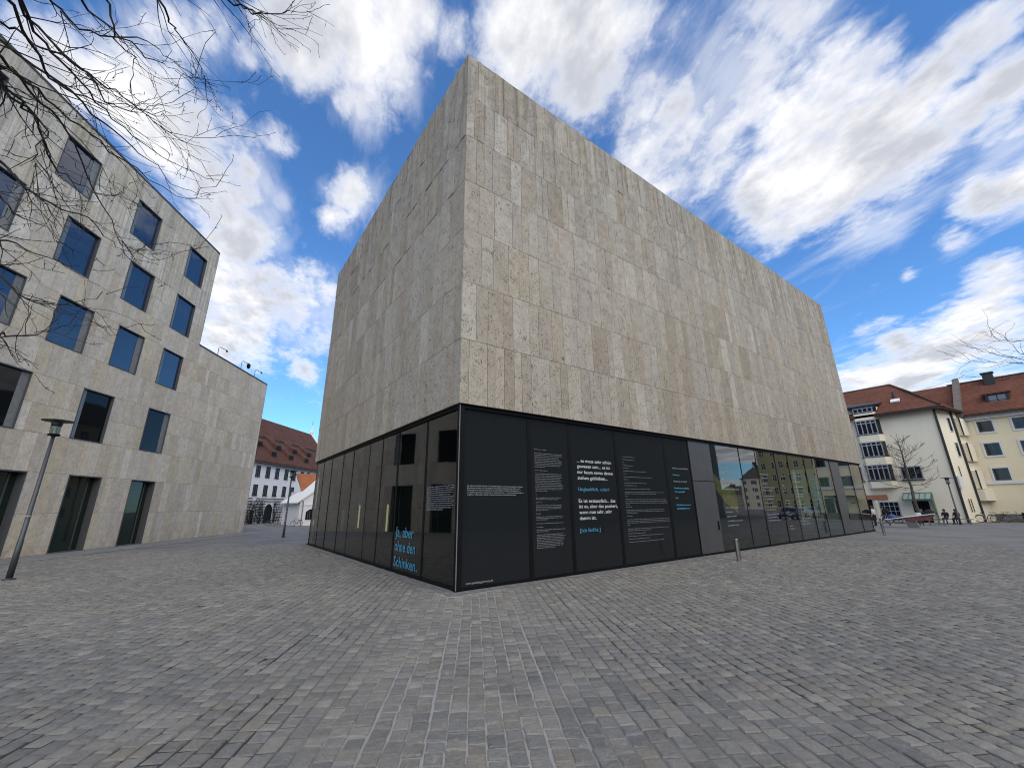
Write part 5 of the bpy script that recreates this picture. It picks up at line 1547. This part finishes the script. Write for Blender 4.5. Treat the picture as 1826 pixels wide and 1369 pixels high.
def seesaw():
    s = empty('seesaw', (43.2, -0.75, 0), math.radians(-80), label='tilted red see-saw board on a grey concrete foot', cat='see-saw')
    MB().prism([(-0.30, -0.22, 0.0), (0.42, -0.22, 0.0), (0.12, -0.22, 0.62), (-0.45, -0.22, 0.66)], (0, 0.44, 0)).build('foot', M['soil'], s, fix=True)
    MB().prism([(-1.7, -0.35, 0.66), (1.55, -0.35, 1.16), (1.55, -0.35, 1.09), (-1.7, -0.35, 0.60)], (0, 0.7, 0)).build('board', M['trimw'], s, fix=True)
    MB().prism([(-0.75, -0.30, 0.745), (1.5, -0.30, 1.08), (1.2, -0.30, 0.62), (0.0, -0.30, 0.52)], (0, 0.6, 0)).build('keel', M['redpaint'], s, fix=True)
    MB().tube([(-1.15, 0.0, 0.60), (-1.1, 0.0, 0.36), (-0.85, 0.0, 0.30), (-0.6, 0.0, 0.36), (-0.5, 0.0, 0.66)], 0.03, 6).build('hoop_handle', M['frame'], s)
    p = empty('backpack', (43.0, 0.42, 0.70), 0.3, label='blue rucksack lying on the low end of the see-saw', cat='bag')
    MB().lathe([(0.16, 0.02), (0.27, 0.08), (0.27, 0.22), (0.18, 0.34), (0.05, 0.38)], (0, 0, 0), 10).build('bag', M['bluecloth'], p, smooth=True)
    MB().tube([(0.24, 0.05, 0.1), (0.33, 0.05, 0.22), (0.2, 0.05, 0.34)], 0.02, 5).build('strap', M['frame'], p)
    j = empty('dark_coat', (43.42, -1.95, 0.98), 0.2, label='heap of black coats on the high end of the see-saw', cat='coat')
    mb = MB()
    r = random.Random(3)
    vs, fs = [], []
    R_, S_ = 6, 10
    for i in range(R_):
        for k in range(S_):
            a = 2 * math.pi * k / S_
            q = (1 - (i / (R_ - 1)) ** 2) ** 0.5 if i < R_ - 1 else 0.12
            vs.append((q * 0.24 * math.cos(a) * r.uniform(0.8, 1.2), q * 0.42 * math.sin(a) * r.uniform(0.85, 1.15), 0.06 + 0.42 * i / (R_ - 1) * r.uniform(0.92, 1.05)))
    for i in range(R_ - 1):
        for k in range(S_):
            fs.append((i * S_ + k, i * S_ + (k + 1) % S_, (i + 1) * S_ + (k + 1) % S_, (i + 1) * S_ + k))
    fs.append(tuple((R_ - 1) * S_ + k for k in range(S_)))
    mb.add(vs, fs); mb.build('cloth', M['blackcloth'], j, smooth=True)
M['redpaint'] = plain('dull_red_paint', (0.16, 0.055, 0.045), 0.7, 0, 0.3, 4)
M['bluecloth'] = plain('blue_cloth', (0.05, 0.09, 0.26), 0.8)
M['blackcloth'] = plain('black_cloth', (0.015, 0.014, 0.014), 0.9)
seesaw()

# ---------------------------------------------------------------- people
def person_material():
    t = NT('person_cloth_and_skin')
    a = t.attr('tint')
    f = t.rng(t.noise(t.pos(), 18, 4, 0.6), 0.3, 0.7)
    t.set(base=t.mix(t.math('MULTIPLY', f, 0.4), a.outputs['Color'], t.mix(1.0, a.outputs['Color'], (0.7, 0.7, 0.7), 'MULTIPLY')), rough=0.85)
    return t.m
M['person'] = person_material()
SKIN = (0.42, 0.26, 0.19)
def person(loc, rz, pose, top, legs, hair, label, shoes=(0.03, 0.03, 0.03), extra=None):
    """skinned figure facing +x; pose: dict of joints"""
    J = dict(pel=(0, 0, .95), wai=(0, 0, 1.10), che=(0.02, 0, 1.32), nec=(0.02, 0, 1.48), hea=(0.05, 0, 1.58), cro=(0.05, 0, 1.72))
    for s, n in ((1, 'l'), (-1, 'r')):
        J.update({n + 'sh': (0.01, .18 * s, 1.42), n + 'el': (-.03, .24 * s, 1.14), n + 'wr': (.06, .25 * s, .90), n + 'hd': (.09, .25 * s, .82),
                  n + 'hi': (0, .09 * s, .92), n + 'kn': (.03, .10 * s, .50), n + 'an': (0, .10 * s, .09), n + 'to': (.17, .11 * s, .04)})
    J.update(pose)
    R_ = dict(pel=.15, wai=.145, che=.165, nec=.055, hea=.085, cro=.075, sh=.075, el=.05, wr=.034, hd=.036, hi=.095, kn=.065, an=.045, to=.035)
    names = list(J)
    ix = {n: i for i, n in enumerate(names)}
    E = [('pel', 'wai'), ('wai', 'che'), ('che', 'nec'), ('nec', 'hea'), ('hea', 'cro')]
    for n in 'lr':
        E += [('che', n + 'sh'), (n + 'sh', n + 'el'), (n + 'el', n + 'wr'), (n + 'wr', n + 'hd'), ('pel', n + 'hi'), (n + 'hi', n + 'kn'), (n + 'kn', n + 'an'), (n + 'an', n + 'to')]
    V = [Vector(J[n]) for n in names]
    rad = [R_[n] if n in R_ else R_[n[1:]] for n in names]
    col = {}
    for a, b in E:
        key = b[1:] if b[1:] in R_ and b not in R_ else b
        col[a, b] = SKIN if key in ('hd', 'hea', 'cro') else (legs if key in ('hi', 'kn', 'an') else (shoes if key == 'to' else top))
    edges = [(ix[a], ix[b]) for a, b in E]
    cols = [col[e] for e in E]
    for n in 'lr':                       # fingers and thumb
        h_, w_ = V[ix[n + 'hd']], V[ix[n + 'wr']]
        d = (h_ - w_).normalized()
        sd_ = d.orthogonal().normalized()
        for k, (off, ln) in enumerate(((-0.024, .055), (-0.008, .066), (0.008, .070), (0.024, .058), (0.045, .035))):
            b = h_ + sd_ * off
            c = b + (d + sd_ * (0.5 if k == 4 else 0)).normalized() * ln
            V += [b, c]; rad += [0.010, 0.008]
            i = len(V)
            edges += [(ix[n + 'hd'], i - 2), (i - 2, i - 1)]; cols += [SKIN, SKIN]
    me = bpy.data.meshes.new('p')
    me.from_pydata([tuple(v) for v in V], edges, [])
    ob = bpy.data.objects.new('p', me); COL.objects.link(ob)
    ob.modifiers.new('s', 'SKIN'); sb = ob.modifiers.new('u', 'SUBSURF'); sb.levels = 1
    for i, sv in enumerate(me.skin_vertices[0].data):
        sv.radius = (rad[i], rad[i]); sv.use_root = (i == 0)
    dg = bpy.context.evaluated_depsgraph_get()
    bme = bpy.data.meshes.new_from_object(ob.evaluated_get(dg))
    bpy.data.objects.remove(ob)
    at = bme.attributes.get('tint') or bme.attributes.new('tint', 'FLOAT_COLOR', 'FACE')
    data = []
    for p in bme.polygons:
        c = p.center; best, bc = 9, top
        for (a, b), cl in zip(edges, cols):
            A, B = V[a], V[b]
            ab = B - A
            tt = max(0, min(1, (c - A).dot(ab) / max(ab.length_squared, 1e-9)))
            dd = (c - A - ab * tt).length - 0.5 * (rad[a] * (1 - tt) + rad[b] * tt)
            if dd < best: best, bc = dd, cl
        data += list(bc) + [1]
    at.data.foreach_set('color', data)
    t_ = empty('person', loc, rz, label=label, cat='person')
    bme.materials.clear()
    link_mesh('body', bme, M['person'], t_, True)
    hc, cr = V[ix['hea']], V[ix['cro']]
    upv = (cr - hc).normalized()
    q = upv.to_track_quat('Z', 'Y').to_matrix()
    cen = hc + upv * 0.055
    hm = MB(lambda x, y, z: tuple(cen + q @ Vector((x, y, z)) + Vector((-0.018, 0, 0))), False)
    hm.tint = hair + (1,)
    hm.lathe([(0.088, -0.05), (0.108, 0.0), (0.106, 0.06), (0.085, 0.11), (0.045, 0.138), (0.008, 0.145)], (0, 0, 0), 14)
    hm.build('hair', M['person'], t_, smooth=True)
    f = MB(lambda x, y, z: tuple(cen + q @ Vector((x, y, z))), False)   # brow, nose, eyes, mouth, ears
    f.tint = SKIN + (1,)
    f.prism([(0.085, -0.012, -0.045), (0.085, 0.012, -0.045), (0.085, 0.008, 0.0), (0.085, -0.008, 0.0)], (0.028, 0, -0.006))
    for s in (-1, 1): f.lathe([(0.01, -0.02), (0.018, 0.0), (0.01, 0.022)], (0.0, 0.092 * s, -0.03), 6)
    f.build('nose_and_ears', M['person'], t_)
    e = MB(lambda x, y, z: tuple(cen + q @ Vector((x, y, z))), False)
    e.tint = (0.03, 0.02, 0.02, 1)
    for s in (-1, 1): e.box((0.078, 0.032 * s - 0.011, -0.01), (0.092, 0.032 * s + 0.011, 0.002))
    e.tint = (0.28, 0.10, 0.09, 1)
    e.box((0.078, -0.022, -0.078), (0.090, 0.022, -0.066))
    e.build('eyes_and_mouth', M['person'], t_)
    return t_
WALK = dict(lkn=(.20, .10, .52), lan=(.30, .10, .12), lto=(.46, .11, .08), rkn=(-.05, -.10, .50), ran=(-.28, -.10, .14), rto=(-.14, -.11, .05), lel=(-.12, .25, 1.16), lwr=(-.10, .26, .92), lhd=(-.08, .26, .83), rel=(.06, -.25, 1.15), rwr=(.20, -.25, .95), rhd=(.26, -.25, .88))
def sit(lean):
    return dict(pel=(0, 0, .55), wai=(-.03 + lean * .2, 0, .72), che=(lean * .7, 0, .95), nec=(lean, 0, 1.10), hea=(lean + .04, 0, 1.19), cro=(lean + .05, 0, 1.33),
                lsh=(lean * .85, .18, 1.03), rsh=(lean * .85, -.18, 1.03), lel=(lean + .02, .25, .78), rel=(lean + .02, -.25, .78), lwr=(lean + .26, .17, .70), rwr=(lean + .26, -.17, .70), lhd=(lean + .34, .13, .68), rhd=(lean + .34, -.13, .68),
                lhi=(.05, .09, .55), rhi=(.05, -.09, .55), lkn=(.46, .12, .54), rkn=(.46, -.12, .54), lan=(.44, .12, .09), ran=(.48, -.12, .09), lto=(.60, .12, .04), rto=(.64, -.12, .04))
w1 = person((44.0, 1.15, 0), math.radians(100), WALK, (0.022, 0.02, 0.02), (0.06, 0.09, 0.15), (0.03, 0.02, 0.015), 'person in dark jacket and jeans walking at the far corner of the cube')
bp = empty('backpack', (44.02, 0.92, 1.12), math.radians(100), label='black rucksack on the back of the person walking', cat='bag')
MB().lathe([(0.10, 0), (0.17, 0.05), (0.17, 0.30), (0.10, 0.42)], (0, 0, 0), 10).build('bag', M['blackcloth'], bp, smooth=True)
w2 = person((44.3, 1.95, 0), math.radians(80), dict(), (0.62, 0.60, 0.58), (0.02, 0.02, 0.025), (0.08, 0.05, 0.03), 'person in white jacket standing beyond the far glass corner of the cube')
person((52.15, -1.55, 0), math.radians(170), sit(0.06), (0.03, 0.018, 0.016), (0.03, 0.035, 0.08), (0.03, 0.02, 0.015), 'seated person in dark clothes on the bench, nearer the see-saw')
person((52.45, -2.25, 0), math.radians(160), sit(0.02), (0.028, 0.026, 0.026), (0.02, 0.02, 0.022), (0.035, 0.025, 0.018), 'seated person in black jacket at the lamp end of the bench')
w = person((48.1, -0.35, 0), math.radians(200), sit(-0.02), (0.60, 0.60, 0.60), (0.03, 0.03, 0.04), (0.015, 0.013, 0.012), 'person in white shirt sitting behind the see-saw')
